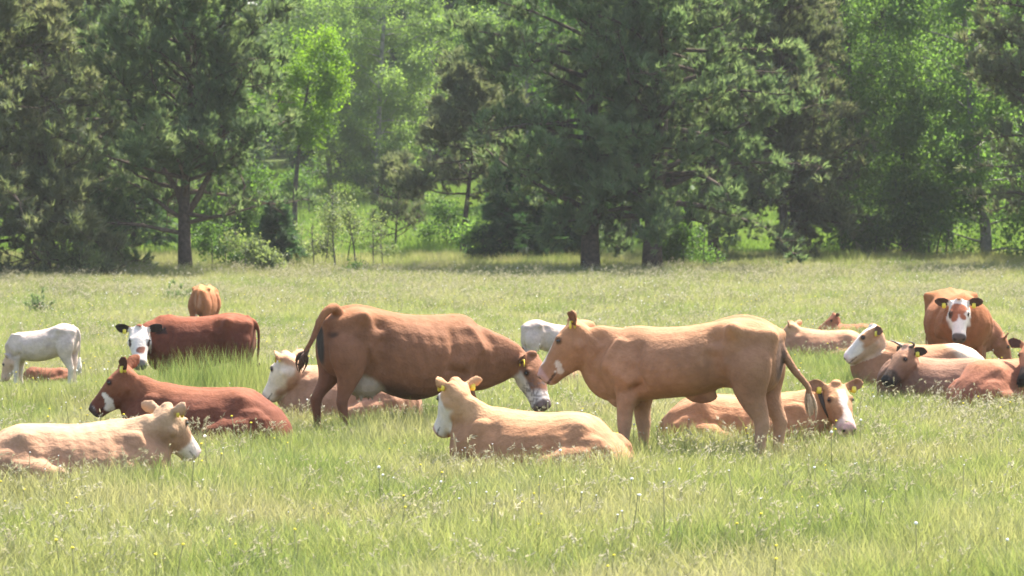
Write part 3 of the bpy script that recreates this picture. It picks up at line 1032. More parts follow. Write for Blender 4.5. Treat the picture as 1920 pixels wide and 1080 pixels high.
         muzzle_col=(.09, .075, .07), ear_out=(.19, .08, .042), ear_in=(.07, .038, .026), ear=(-.1, 1.0, .02), seed=40, vox=.016, tags=(-1, 1), belly=.05, ear_scale=1.05, eye_rim=(.03, .015, .012)),
    dict(name='cow', label='brown young cow grazing behind the front-facing cow, only its lowered neck showing', category='cow', foot=(1799, 716), heading=4, scale=.74, length=.76,
         poll=(1886, 634, .0), muzzle=(1902, 676, .0), coat=(.34, .14, .065), seed=42, vox=.02, muzzle_col=(.2, .1, .08), ear=(-.35, .8, .3)),
    dict(name='calf', label='pale calf lying behind the standing tan cow, only its rump showing', category='calf', foot=(1398, 745), heading=181, scale=.56, pose='lie', hz=.9, calf=True,
         poll=(1340, 690, 0), muzzle=(1322, 712, 0), coat=CREAM, seed=44, vox=.025, group='calves in the meadow', muzzle_col=PINK, switch='white'),
]
COWS_FOOT = []
for sp in COWS:
    make_cow(sp)
    g_ = at_ground(*sp['foot'])
    COWS_FOOT.append((g_[0], g_[1], math.radians(sp['heading']), sp['scale'] * sp.get('length', 1), sp.get('pose', 'stand'), sp['scale'] * sp.get('fat', 1)))
finish_cows()

# ------------------------------------------------------------------ trees
M_BARK_PINE = mat_plain('pine_bark', (.085, .062, .050), .9, .1, .45, 9, .9, 14)
M_BARK_LIMB = mat_plain('pine_limb_bark', (.125, .088, .066), .85, .1, .35, 9, .7, 14)
M_BARK_GREY = mat_plain('grey_bark', (.10, .09, .075), .9, .1, .4, 9, .8, 14)
M_BARK_BIRCH = mat_plain('birch_bark', (.22, .205, .185), .8, .15, .5, 5, .4, 14)
M_NEEDLE = mat_leaf('pine_needles', [(.070, .120, .056), (.114, .172, .080), (.162, .210, .104), (.205, .232, .130)], .56, (1.2, 1.25, .8), nscale=.8)
M_NEEDLE_GREY = mat_leaf('dry_pine_needles', [(.074, .102, .054), (.124, .148, .076), (.172, .182, .106), (.215, .205, .135)], .5, (1.2, 1.25, .8), nscale=.8)
M_SPRUCE = mat_leaf('spruce_needles', [(.028, .060, .028), (.050, .095, .042), (.074, .125, .052)], .42, (1.1, 1.3, .7), nscale=.8)
M_LEAF_DARK = mat_leaf('dark_leaves', [(.078, .150, .050), (.120, .20, .068), (.165, .245, .088)], .6, (1.3, 1.4, .6), nscale=.8)
M_LEAF_MID = mat_leaf('mid_leaves', [(.052, .11, .028), (.085, .155, .040), (.115, .195, .052)], .52, (1.3, 1.35, .6), nscale=.7)
M_LEAF_LIGHT = mat_leaf('birch_leaves', [(.12, .19, .065), (.16, .24, .085), (.20, .28, .11)], .56, (1.3, 1.35, .6), nscale=.6)
M_LEAF_PALE = mat_leaf('willow_leaves', [(.13, .175, .075), (.18, .22, .10), (.23, .26, .135)], .52, (1.2, 1.25, .7), nscale=.9)
M_LEAF_LIME = mat_leaf('lime_leaves', [(.11, .21, .028), (.15, .26, .036), (.19, .30, .05)], .55, (1.3, 1.3, .5), nscale=.9)


def needle_tuft(r, n=20, ln=.23, wd=.021, spread=.85):
    """Base tuft: n thin triangles fanning out round +Z."""
    a = r.uniform(0, 2 * math.pi, n)
    t = r.uniform(.15, spread, n)
    d = np.stack([np.sin(t) * np.cos(a), np.sin(t) * np.sin(a), np.cos(t)], -1)
    s_ = np.cross(d, r.normal(size=(n, 3)))
    s_ /= np.linalg.norm(s_, axis=1)[:, None]
    st = np.stack([np.zeros(n), np.zeros(n), r.uniform(-.07, .05, n)], -1)
    L = ln * r.uniform(.7, 1.15, n)
    V = np.stack([st - s_ * wd, st + s_ * wd, st + d * L[:, None]], 1)
    return V.reshape(-1, 3)


def leaf_tuft(r, n=12, rad=.22, size=.055):
    """Base spray of n leaves (rhombs of two triangles folded on the midrib)."""
    c = r.normal(size=(n, 3)) * rad * .55
    d = r.normal(size=(n, 3))
    d[:, 2] -= .5
    d /= np.linalg.norm(d, axis=1)[:, None]
    s_ = np.cross(d, r.normal(size=(n, 3)))
    s_ /= np.linalg.norm(s_, axis=1)[:, None]
    L = size * r.uniform(.8, 1.5, n)[:, None]
    V = np.stack([c, c + d * L * .5 + s_ * L * .42, c + d * L, c + d * L * .5 - s_ * L * .42], 1)
    return V.reshape(-1, 3)


def place(base, P, D, S, r, per):
    """Copies of a base tuft at points P, +Z turned to D, scaled by S."""
    n = len(P)
    D = D / (np.linalg.norm(D, axis=1)[:, None] + 1e-9)
    x = np.cross(D, r.normal(size=(n, 3)))
    x /= np.linalg.norm(x, axis=1)[:, None] + 1e-9
    y = np.cross(D, x)
    B = base[r.integers(0, len(base), n)]
    out = P[:, None] + S[:, None, None] * (B[..., 0:1] * x[:, None] + B[..., 1:2] * y[:, None] + B[..., 2:3] * D[:, None])
    V = out.reshape(-1, 3)
    F = np.arange(len(V)).reshape(-1, per)
    return V, F


def branch_path(r, start, d, ln, n=7, lift=0.0, wig=.12):
    pts = [np.array(start, float)]
    d = nrm(d)
    for i in range(n - 1):
        d = nrm(d + r.normal(size=3) * wig * np.array([1, 1, .7]) + np.array([0, 0, lift]))
        pts.append(pts[-1] + d * ln / (n - 1))
    return np.array(pts)


def finish_tree(name, loc, label, category, wood, wood_mat, V, F, leaf_mat, limbs=None, group='trees at the edge of the wood', scale=1.0):
    rt = empty(name, loc, label, category, group)
    obj('trunk', wood.mesh('trunk', wood_mat), rt)
    for lb in limbs or []:
        obj('limb', lb.mesh('limb', M_BARK_LIMB), rt)
    obj('crown', mesh_np('crown', V, F, leaf_mat, False), rt)
    return rt


def pine(loc, label, seed, height=15, tr=.24, base=2.2, spread=4.2, lean=0.0, mat=None, tufts=4200, limb_parts=False, limb_angles=None, low_fill=0, tuft_size=1.0, name='pine_tree', droop=-.03, spread_fn=None, leaders=(), low_clear=0):
    r = np.random.default_rng(seed)
    wood = Soup()
    limbs = []
    tp = branch_path(r, (0, 0, -.2), (lean, 0, 1), height, 12, .05, .045)
    wood.tube(tp, np.interp(np.linspace(0, 1, 12), [0, .05, .14, .3, .6, 1], [tr * 1.25, tr, tr * .95, tr * (.5 if leaders else .8), tr * .45, .03]), 12)
    ends, dirs = [], []
    z = base
    br = []
    while z < height * .97:
        nb = 5 if z > base + .8 else 4
        a0 = r.uniform(0, 6.28)
        for i in range(nb):
            br.append((z + r.uniform(-.2, .2), a0 + i * 6.28 / nb + r.uniform(-.4, .4)))
        z += r.uniform(.5, .8)
    if limb_angles:
        br = [(zz, aa) for zz, aa in br if zz > base + 1.2] + list(limb_angles)
    jobs = [(zz, a, None) for zz, a in br] + [(ld[0], ld[1], ld) for ld in leaders]
    for zz, a, ld in jobs:
        q = (zz - base) / (height - base)
        c = tp[0] + 0
        k = np.interp(zz, tp[:, 2], np.arange(12))
        i0 = int(min(k, 10))
        c = tp[i0] + (tp[i0 + 1] - tp[i0]) * (k - i0)
        ln = spread * (1.0 - .75 * max(q, 0) ** 1.3) * r.uniform(.75, 1.12)
        if spread_fn:
            ln *= spread_fn(a, zz)
        el_ = .18 + .55 * q + r.uniform(-.15, .2)
        p = branch_path(r, c, (math.cos(a), math.sin(a), el_), ln, 8, droop, .2)
        if ld:
            p = branch_path(r, c, (math.cos(a) * ld[2], math.sin(a) * ld[2], 1), ld[3], 8, ld[5], .12)
        W = Soup() if (limb_parts and (zz < base + 2.6 or ld)) else wood
        W.tube(p, np.linspace(ld[4], .02, 8) if ld else np.linspace(max(.022, tr * (.36 - .22 * q)), .010, 8), 7)
        if W is not wood:
            limbs.append(W)
        for j in range(2, 8):
            f0 = j / 7
            nsub = (3 if j < 7 else 4) + (5 if ld else 0)
            for _ in range(nsub):
                sd = nrm(nrm(p[j] - p[j - 1]) * .7 + r.normal(size=3) * .65 + np.array([0, 0, .12]))
                sl = r.uniform(.35, 1.0) * (1.1 - .4 * f0) * (1.7 if ld else 1) * min(1, spread / 2.2)
                sp_ = branch_path(r, p[j], sd, sl, 4, .03, .15)
                wood.tube(sp_, np.linspace(.014, .005, 4), 4)
                for t in sp_[1:]:
                    ends.append(t)
                    dirs.append(nrm(sd * .7 + np.array([0, 0, .8]) + r.normal(size=3) * .3))
    ends, dirs = np.array(ends), np.array(dirs)
    n = int(tufts)
    w_ = np.where(ends[:, 2] < 9.5, 1.0, .25) * (.13 + sstep(-.35, .4, wob(ends, 2.0, seed + 4)))
    if low_clear:
        w_ = w_ * (.10 + .9 * sstep(low_clear - .9, low_clear + .5, ends[:, 2]))
    pick = r.choice(len(ends), n, p=w_ / w_.sum())
    P = ends[pick] + r.normal(size=(n, 3)) * .11
    D = dirs[pick] + r.normal(size=(n, 3)) * .35
    Sz = r.uniform(.75, 1.55, n) * tuft_size
    bases = np.array([needle_tuft(r) for _ in range(8)])
    V, F = place(bases, P, D, Sz, r, 3)
    return finish_tree(name, loc, label, 'pine tree', wood, M_BARK_PINE, V, F, mat or M_NEEDLE, limbs if limb_parts else None)


def spruce(loc, label, seed, height=12, tr=.15, spread=2.2, mat=None, tufts=3500, name='spruce_tree', group='trees at the edge of the wood', low=.25):
    r = np.random.default_rng(seed)
    wood = Soup()
    wood.tube([(0, 0, -.2), (.02, 0, height * .5), (0, .02, height)], [tr * 1.2, tr * .6, .015], 8)
    P, D = [], []
    z = low
    step = height / 42
    while z < height * .98:
        q = z / height
        for i in range(7):
            a = r.uniform(0, 6.28)
            ln = spread * (1 - q) ** .85 * r.uniform(.75, 1.1) + .12
            p = branch_path(r, (0, 0, z), (math.cos(a), math.sin(a), .05), ln, 6, -.05, .05)
            if ln > .6 and i < 4:
                wood.tube(p, np.linspace(.018, .005, 6), 4)
            m = max(3, int(ln * 7))
            t = r.uniform(.25, 1.0, m)
            idx = t * 5
            i0 = np.minimum(idx.astype(int), 4)
            c = p[i0] + (p[i0 + 1] - p[i0]) * (idx - i0)[:, None]
            wdt = .28 * ln * (1.15 - t)
            side = np.array([-math.sin(a), math.cos(a), 0])
            c = c + side[None] * (r.uniform(-1, 1, m) * wdt)[:, None]
            P.append(c)
            D.append(np.tile([math.cos(a), math.sin(a), -.25], (m, 1)) + side[None] * r.uniform(-.9, .9, m)[:, None] + r.normal(size=(m, 3)) * .2)
        z += step
    P, D = np.concatenate(P), np.concatenate(D)
    if len(P) > tufts:
        k = r.choice(len(P), int(tufts), replace=False)
        P, D = P[k], D[k]
    bases = np.array([needle_tuft(r, 18, .26, .018, .8) for _ in range(6)])
    V, F = place(bases, P, D, r.uniform(.8, 1.4, len(P)), r, 3)
    return finish_tree(name, loc, label, 'spruce tree', wood, M_BARK_GREY, V, F, mat or M_SPRUCE, group=group)


def broadleaf(loc, label, seed, height=13, tr=.2, spread=3.5, base=1.0, mat=None, sprays=3600, bark=None, stems=1, name='deciduous_tree', category='tree', leaf=.075, rad=.30, hang=0.0, group='trees at the edge of the wood',
              nl=12, upright=.5, holes=.35, shape=None):
    r = np.random.default_rng(seed)
    wood = Soup()
    ends = []
    for sidx in range(stems):
        a = r.uniform(0, 6.28)
        off = np.array([math.cos(a), math.sin(a), 0]) * (.0 if stems == 1 else r.uniform(.1, .5))
        tp = branch_path(r, off + np.array([0, 0, -.15]), (off[0] * .4, off[1] * .4, 1), height * r.uniform(.85, 1.0), 10, .06, .06)
        wood.tube(tp, np.linspace(tr * 1.1, .015, 10) / (1 if stems == 1 else 1.6), 9)
        nb = int(height * 3.2 / stems ** .5)
        for i in range(nb):
            zf = base / height + (1 - base / height) * (i + r.uniform(0, 1)) / nb
            k = zf * 9
            i0 = int(min(k, 8))
            c = tp[i0] + (tp[i0 + 1] - tp[i0]) * (k - i0)
            q = (zf - base / height) / (1 - base / height)
            if shape == 'bush':
                ln = spread * math.sqrt(max(.08, 1 - (q - .25) ** 2 * 1.5)) * r.uniform(.6, 1.1)
            else:
                ln = spread * (math.sin(math.pi * min(1, .22 + q * .75)) ** .8) * r.uniform(.6, 1.1)
            aa = i * 2.4 + r.uniform(-.5, .5)
            p = branch_path(r, c, (math.cos(aa), math.sin(aa), upright * r.uniform(.4, 1.3)), ln, 7, -.02 - hang * .06, .14)
            wood.tube(p, np.linspace(max(.012, tr * .25 * (1 - q * .6)), .005, 7), 5)
            for j in range(2, 7):
                for _ in range(3):
                    sd = nrm(nrm(p[j] - p[j - 1]) * .5 + r.normal(size=3) * .7 + np.array([0, 0, -hang]))
                    sp_ = branch_path(r, p[j], sd, r.uniform(.3, .9) * min(1, spread / 2.5), 4, -hang * .2, .15)
                    if r.random() < .5:
                        wood.tube(sp_, np.linspace(.009, .003, 4), 3)
                    ends.extend(sp_[1:])
    ends = np.array(ends)
    n = int(sprays)
    w_ = np.where(ends[:, 2] < 10.5, 1.0, .3)
    # uneven clumps: favour ends where a coarse noise is high
    w_ = w_ * (.03 + sstep(-holes + .1, holes + .2, wob(ends, 1.9, seed + 4)))
    pick = r.choice(len(ends), n, p=w_ / w_.sum())
    P = ends[pick] + r.normal(size=(n, 3)) * .10
    bases = np.array([leaf_tuft(r, nl, rad, leaf) for _ in range(8)])
    V, F = place(bases, P, r.normal(size=(n, 3)) * .5 + np.array([0, 0, 1.0]), r.uniform(.75, 1.3, n), r, 4)
    return finish_tree(name, loc, label, category, wood, bark or M_BARK_GREY, V, F, mat or M_LEAF_MID, group=group)


def spot(px, D):
    """Ground point that shows at pixel column px, D metres away."""
    x = (px - 960.0) / FPX * D
    return (x, D, float(ground_z(x, D)))


TREES = []


def T_(o):
    TREES.append(o)
    return o


# pine with forked limbs on the left
T_(pine(spot(349, 106), 'forked pine with bare grey trunk and wide low limbs on the left', 101, 13.5, .21, 1.95, 4.3, limb_parts=True, tufts=6200, low_clear=3.0, leaders=[(1.9, .15, 1.0, 5.5, .12, .16), (2.1, 3.0, .5, 5.5, .10, .10), (2.4, -.9, .45, 5.0, .09, .10)],
        limb_angles=[(1.75, .10), (2.05, -.25), (1.85, 2.9), (1.45, 3.3), (2.7, .35), (2.8, 2.6), (2.5, 1.6), (2.6, 4.6), (3.1, -.6), (3.15, 3.5)], droop=.0))
T_(pine(spot(-38, 101), 'pale bushy pine at the left edge with branches reaching the ground', 103, 12, .22, .5, 4.3, mat=M_NEEDLE_GREY, tufts=6500, droop=-.06))
T_(pine(spot(1107, 109), 'left pine of the close pair of thick dark trunks', 105, 15, .29, 2.0, 4.7, tufts=7000, spread_fn=lambda a, z: 1.25 if math.cos(a) < -.2 else .9, droop=-.05))
T_(pine(spot(1222, 108.5), 'right pine of the close pair of thick dark trunks', 107, 16, .30, 2.2, 4.6, tufts=7000, spread_fn=lambda a, z: 1.15 if math.cos(a) > .2 else .85, droop=-.04))
T_(pine(spot(1468, 120), 'greyish pine with thin trunk behind the thick pair', 109, 12, .15, 1.5, 2.9, mat=M_NEEDLE_GREY, tufts=4200, droop=-.06))
T_(pine(spot(1496, 122), 'slender pine close beside the greyish thin pine', 111, 13, .15, 2.2, 2.6, mat=M_NEEDLE_GREY, tufts=2800))
T_(pine(spot(190, 122), 'tall dark pine standing behind the forked pine', 113, 16, .22, 2.5, 3.8, tufts=4500))
T_(pine(spot(70, 118), 'tall pine with reddish upper trunk behind the pale bushy pine', 115, 17, .2, 3.6, 3.4, tufts=3600, mat=M_NEEDLE_GREY))
T_(pine(spot(868, 128), 'olive pine in the middle between the clearing and the thick pair', 117, 7.0, .12, 2.6, 3.0, mat=M_NEEDLE_GREY, tufts=3200))
T_(pine(spot(1340, 124), 'dark pine filling the gap right of the thick pair', 119, 15, .2, 2.2, 3.6, tufts=4000))
T_(pine(spot(1985, 110), 'pine at the right edge whose branch tips reach into view', 121, 13, .2, 2.5, 3.4, mat=M_NEEDLE_GREY, tufts=2400))
T_(pine(spot(95, 101), 'low bushy pale pine in front of the left-edge pine', 122, 3.6, .07, .25, 1.9, mat=M_NEEDLE_GREY, tufts=1500, name='young_pine'))
T_(pine(spot(180, 106), 'low olive young pine left of the forked pine trunk', 124, 3.2, .06, .3, 1.6, tufts=1100, name='young_pine'))
# spruces
T_(spruce(spot(519, 112), 'low dark spruce at the foot of the forked pine', 131, 2.5, .07, 1.0, tufts=1500))
T_(spruce(spot(672, 196), 'dark pointed spruce behind the bright clearing', 133, 7.2, .12, 2.4, tufts=3000))
T_(spruce(spot(600, 194), 'tall narrow spruce behind the lime-green tree', 135, 9.5, .14, 2.0, tufts=3000))
T_(spruce(spot(950, 117), 'low dark spruce left of the thick pine pair', 137, 3.6, .08, 1.5, tufts=2600))
T_(spruce(spot(985, 118), 'bushy dark spruce touching the left thick pine', 139, 4.6, .09, 1.7, tufts=3000))
T_(spruce(spot(1060, 119), 'dark young spruce directly behind the left thick pine', 141, 4.2, .09, 1.4, tufts=2400))
T_(broadleaf(spot(415, 128), 'fresh green tree directly behind the forked pine', 143, 10, .12, 2.4, 1.0, M_LEAF_MID, 2200, leaf=.09, rad=.34))
T_(spruce(spot(250, 132), 'dark spruce between the two left pines', 145, 7, .12, 2.2, tufts=3600))
# broad-leaved trees
T_(broadleaf(spot(556, 124), 'lime-green tree glowing behind the forked pine', 151, 9.6, .11, 1.55, 5.0, M_LEAF_LIME, 1700, leaf=.07, rad=.26))
T_(broadleaf(spot(1700, 124), 'dense green tree on the right reaching down to the grass', 153, 13, .2, 3.2, .4, M_LEAF_DARK, 2600, leaf=.10, rad=.36))
T_(broadleaf(spot(1850, 122), 'broad dark green tree at the right with a pale trunk base', 155, 14, .2, 3.6, .5, M_LEAF_DARK, 2800, leaf=.10, rad=.36, bark=M_BARK_BIRCH))
T_(broadleaf(spot(1780, 134), 'taller mid-green tree behind the two right-hand trees', 157, 16, .2, 3.8, 1.5, M_LEAF_MID, 3600, leaf=.09, rad=.36))
T_(broadleaf(spot(1580, 128), 'slim tree with a bare grey stem beside the right-hand thicket', 159, 15, .13, 2.8, 2.6, M_LEAF_MID, 3600, leaf=.09, rad=.34))
T_(broadleaf(spot(1500, 136), 'bright green tree rising behind the greyish pines', 161, 16, .16, 3.4, 2.5, M_LEAF_LIGHT, 3400, leaf=.09, rad=.36))
T_(broadleaf(spot(1635, 123), 'low leafy bush at the foot of the right-hand thicket', 163, 3.6, .06, 1.7, .2, M_LEAF_MID, 700, leaf=.085, stems=3, name='bush', category='bush', shape='bush'))
T_(broadleaf(spot(1760, 123), 'dark low thicket bush between the right-hand trees', 164, 3.0, .06, 1.8, .2, M_LEAF_MID, 700, leaf=.085, stems=3, name='bush', category='bush', shape='bush'))
for i, (px, D, h, sp_, mt, lab) in enumerate([
        (705, 178, 20, 4.2, M_LEAF_LIGHT, 'pale birch standing above the clearing'),
        (800, 184, 21, 4.6, M_LEAF_LIGHT, 'light green birch deep behind the olive pine'),
        (985, 172, 18, 3.8, M_LEAF_MID, 'fresh green tree left behind the thick pair'),
        (620, 186, 21, 4.2, M_LEAF_LIGHT, 'birch at the back of the clearing beside the tall narrow spruce')]):
    T_(broadleaf(spot(px, D), lab, 171 + i, h, .15, sp_, 2.4, mt, 4200, bark=M_BARK_BIRCH, hang=.45, leaf=.10, rad=.4, name='birch_tree', category='birch tree'))
# shrubs and saplings at the meadow edge
SG = 'saplings and shrubs at the meadow edge'
for px, D, h, n_, lab in [(628, 107, 2.75, 90, 'thin pale willow sapling in front of the clearing, the tallest with the darkest stem'), (667, 108.5, 2.5, 80, 'thin pale willow sapling standing above the small round dark bush'),
                          (590, 109, 1.9, 22, 'wispy sapling stem left of the tallest pale sapling'), (608, 110, 2.3, 36, 'faint leafy sapling stem close beside the tallest pale sapling'),
                          (650, 110.5, 2.2, 34, 'slender stem between the two pale willow saplings'), (700, 108, 1.9, 30, 'wispy stem right of the small round dark bush'), (722, 109, 1.6, 18, 'short wispy stem nearest the young pale pine')]:
    T_(broadleaf(spot(px, D), lab, 181 + px, h, .032 if px in (628, 667) else .016, .60, h * .50, M_LEAF_PALE, n_, leaf=.055, rad=.22, name='sapling', category='sapling', group=SG, upright=1.3))
T_(broadleaf(spot(462, 105), 'pale green leafy bush right of the forked pine trunk', 187, 1.5, .03, .75, .1, M_LEAF_PALE, 300, leaf=.07, rad=.2, name='bush', category='bush', group=SG, stems=4, shape='bush'))
T_(broadleaf(spot(415, 109), 'leafy green shrub just behind the forked pine trunk', 188, 2.1, .03, .7, .3, M_LEAF_MID, 260, leaf=.07, rad=.22, name='bush', category='bush', group=SG, stems=3, shape='bush'))
T_(broadleaf(spot(675, 104), 'small round dark bush below the pale saplings', 189, .72, .02, .36, .05, M_LEAF_DARK, 260, leaf=.05, rad=.12, name='bush', category='bush', group=SG, stems=3, shape='bush'))
T_(broadleaf(spot(120, 101), 'pale grassy bush at the foot of the left-edge pine', 190, .9, .02, .9, .1, M_LEAF_PALE, 260, leaf=.06, rad=.2, name='bush', category='bush', group=SG, stems=4, shape='bush'))
T_(broadleaf(spot(1290, 112), 'leafy bush lit from behind, right of the thick pine pair', 191, 1.9, .04, 1.3, .1, M_LEAF_MID, 900, leaf=.07, rad=.22, name='bush', category='bush', group=SG, stems=4, shape='bush'))
for px, D, h, w_, mt, n_, lab in [(575, 166, 2.6, 1.5, M_LEAF_MID, 420, 'green bush at the back of the clearing below the lime-green tree'), (640, 186, 3.4, 2.2, M_LEAF_LIGHT, 620, 'light green bush at the back of the clearing between the two spruces'),
                              (715, 178, 3.0, 2.0, M_LEAF_MID, 560, 'rounded green bush at the back of the clearing behind the young pale pine'), (790, 172, 2.6, 1.8, M_LEAF_LIGHT, 480, 'light green bush at the back of the clearing below the drooping pine boughs'),
                              (900, 117, 1.7, .9, M_LEAF_DARK, 420, 'leafy green bush left of the low dark spruce and thick pines'), (850, 138, 2.0, 1.2, M_LEAF_MID, 380, 'low bush at the foot of the olive pine'),
                              (536, 118, 1.7, .9, M_LEAF_PALE, 240, 'pale low bush just right of the low dark spruce by the forked pine')]:
    T_(broadleaf(spot(px, D), lab, 400 + px, h, .03, w_, .1, mt, n_, leaf=.085, rad=.26, name='bush', category='bush', group=SG, stems=4, shape='bush'))
T_(pine(spot(742, 140), 'young pale pine with upswept branches beside the clearing', 193, 3.6, .05, .6, 1.3, mat=M_NEEDLE_GREY, tufts=420, name='young_pine', droop=.05))
T_(pine(spot(75, 72), 'tiny pine seedling in the meadow at far left', 194, .62, .012, .1, .22, tufts=80, tuft_size=.42, name='pine_seedling', droop=.06))
T_(pine(spot(336, 80), 'tiny pine seedling left of the orange-brown young cow', 195, .42, .012, .08, .24, tufts=70, tuft_size=.42, name='pine_seedling', droop=.06))


# ------------------------------------------------------------------ things scattered in great number (grass, far wood)
def scatter(name, P, scale, rotz, pick, variants, tilt=None, kind='stuff', label=None):
    me = bpy.data.meshes.new(name)
    n = len(P)
    me.vertices.add(n)
    me.vertices.foreach_set('co', np.asarray(P, np.float32).ravel())
    a = me.attributes.new('sc', 'FLOAT_VECTOR', 'POINT')
    sc3 = np.asarray(scale, np.float32)
    if sc3.ndim == 1:
        sc3 = np.stack([sc3] * 3, -1)
    a.data.foreach_set('vector', sc3.ravel())
    a = me.attributes.new('rt', 'FLOAT_VECTOR', 'POINT')
    R = np.zeros((n, 3), np.float32)
    R[:, 2] = rotz
    if tilt is not None:
        R[:, :2] = tilt
    a.data.foreach_set('vector', R.ravel())
    a = me.attributes.new('pk', 'INT', 'POINT')
    a.data.foreach_set('value', np.asarray(pick, np.int32))
    col = bpy.data.collections.new(name + '_kinds')
    for v in variants:
        col.objects.link(v)
    g = bpy.data.node_groups.new(name, 'GeometryNodeTree')
    g.interface.new_socket('Geometry', in_out='INPUT', socket_type='NodeSocketGeometry')
    g.interface.new_socket('Geometry', in_out='OUTPUT', socket_type='NodeSocketGeometry')
    N = g.nodes.new
    gi, go = N('NodeGroupInput'), N('NodeGroupOutput')
    ci = N('GeometryNodeCollectionInfo')
    ci.inputs['Collection'].default_value = col
    ci.inputs['Separate Children'].default_value = True
    ci.inputs['Reset Children'].default_value = True
    ip = N('GeometryNodeInstanceOnPoints')
    ip.inputs['Pick Instance'].default_value = True

    def attr(nm, ty):
        q = N('GeometryNodeInputNamedAttribute')
        q.data_type = ty
        q.inputs['Name'].default_value = nm
        return q.outputs['Attribute']
    g.links.new(gi.outputs[0], ip.inputs['Points'])
    g.links.new(ci.outputs[0], ip.inputs['Instance'])
    g.links.new(attr('pk', 'INT'), ip.inputs['Instance Index'])
    e2r = N('FunctionNodeEulerToRotation')
    g.links.new(attr('rt', 'FLOAT_VECTOR'), e2r.inputs[0])
    g.links.new(e2r.outputs[0], ip.inputs['Rotation'])
    g.links.new(attr('sc', 'FLOAT_VECTOR'), ip.inputs['Scale'])
    g.links.new(ip.outputs[0], go.inputs[0])
    o = obj(name, me, None, kind=kind)
    if label:
        o['label'] = label
    md = o.modifiers.new('scatter', 'NODES')
    md.node_group = g
    return o


def kind_obj(name, V, F, mat):
    return bpy.data.objects.new(name, mesh_np(name, V, F, mat, False))


def blade_tuft(r, n, rad, h0, h1, wd, bend=.45):
    """n bent, tapering blades of three faces each."""
    a = r.uniform(0, 6.28, n)
    rr = rad * np.sqrt(r.uniform(0, 1, n))
    B = np.stack([rr * np.cos(a), rr * np.sin(a), np.full(n, -.01)], -1)
    h = r.uniform(h0, h1, n)
    la = r.uniform(0, 6.28, n)
    lean = np.stack([np.cos(la), np.sin(la), np.zeros(n)], -1) * (r.uniform(.1, 1, n) * bend)[:, None]
    lean[:, 0] += .04                      # the breeze
    fa = r.uniform(0, 6.28, n)
    S = np.stack([np.cos(fa), np.sin(fa), np.zeros(n)], -1)
    rows = []
    for t, w in ((0, 1.0), (.45, .85), (.8, .5)):
        c = B + np.array([0, 0, 1])[None] * (h * t * (1 - .12 * t))[:, None] + lean * (h * t * t)[:, None]
        rows.append((c - S * wd * w, c + S * wd * w))
    tip = B + np.array([0, 0, 1])[None] * (h * .88)[:, None] + lean * h[:, None]
    V = np.stack([rows[0][0], rows[0][1], rows[1][0], rows[1][1], rows[2][0], rows[2][1], tip], 1)
    k = np.arange(n)[:, None] * 7
    Q = np.concatenate([k + np.array([[0, 1, 3, 2]]), k + np.array([[2, 3, 5, 4]])])
    T = k + np.array([[4, 5, 6]])
    return V.reshape(-1, 3), [Q, T]


def stalk_tuft(r, n, rad, h0, h1, wd, head_len, head_w, mat_head, mat_stem, bend=.35, name='stalk'):
    """Thin stems with feathery seed heads."""
    S = Soup()
    Hs = Soup()
    for i in range(n):
        a, q = r.uniform(0, 6.28), rad * math.sqrt(r.uniform())
        b = np.array([q * math.cos(a), q * math.sin(a), 0])
        h = r.uniform(h0, h1)
        la = r.uniform(0, 6.28)
        ln = np.array([math.cos(la) * bend * r.uniform(.2, 1) + .12, math.sin(la) * bend * r.uniform(.2, 1), 0])
        p = np.array([b + np.array([0, 0, h * t * (1 - .1 * t)]) + ln * h * t ** 2.2 for t in (0, .4, .75, 1)])
        S.tube(p, [wd, wd, wd * .8, wd * .6], 3)
        d = nrm(p[-1] - p[-2] + ln * .35)
        for _ in range(6):
            st = p[-1] - d * head_len * r.uniform(.1, .9)
            o_ = nrm(d + r.normal(size=3) * .45)
            s_ = nrm(np.cross(o_, r.normal(size=3))) * head_w
            e = st + o_ * head_len * r.uniform(.35, .6)
            Hs.add(np.array([st, (st + e) / 2 + s_, e, (st + e) / 2 - s_]), [[0, 1, 2, 3]])
    V1, V2 = np.concatenate(S.V), np.concatenate(Hs.V)
    Q1, T1 = np.concatenate(S.Q), np.concatenate(S.T)
    Q2 = np.concatenate(Hs.Q)
    me = mesh_np(name, np.concatenate([V1, V2]), [Q1, Q2 + len(V1), T1], mat_stem, False)
    me.materials.append(mat_head)
    mi = np.zeros(len(me.polygons), np.int32)
    mi[len(Q1):len(Q1) + len(Q2)] = 1
    me.polygons.foreach_set('material_index', mi)
    return bpy.data.objects.new(name, me)


def flower_kind(r, n, rad, h0, h1, mat_head, mat_stem, hr, flat=.5, name='flower'):
    S, Hs = Soup(), Soup()
    for i in range(n):
        a, q = r.uniform(0, 6.28), rad * math.sqrt(r.uniform())
        h = r.uniform(h0, h1)
        top = np.array([q * math.cos(a) + r.normal() * .04, q * math.sin(a) + r.normal() * .04, h])
        S.tube([(q * math.cos(a), q * math.sin(a), 0), top], .003, 3)
        k = hr * r.uniform(.7, 1.25)
        Hs.ball(top, (k, k, k * flat), 6, 4)
    V1, V2 = np.concatenate(S.V), np.concatenate(Hs.V)
    Q1, T1, Q2, T2 = np.concatenate(S.Q), np.concatenate(S.T), np.concatenate(Hs.Q), np.concatenate(Hs.T)
    me = mesh_np(name, np.concatenate([V1, V2]), [Q1, T1, Q2 + len(V1), T2 + len(V1)], mat_stem, False)
    me.materials.append(mat_head)
    mi = np.ones(len(me.polygons), np.int32)
    mi[:len(Q1) + len(T1)] = 0
    me.polygons.foreach_set('material_index', mi)
    return bpy.data.objects.new(name, me)


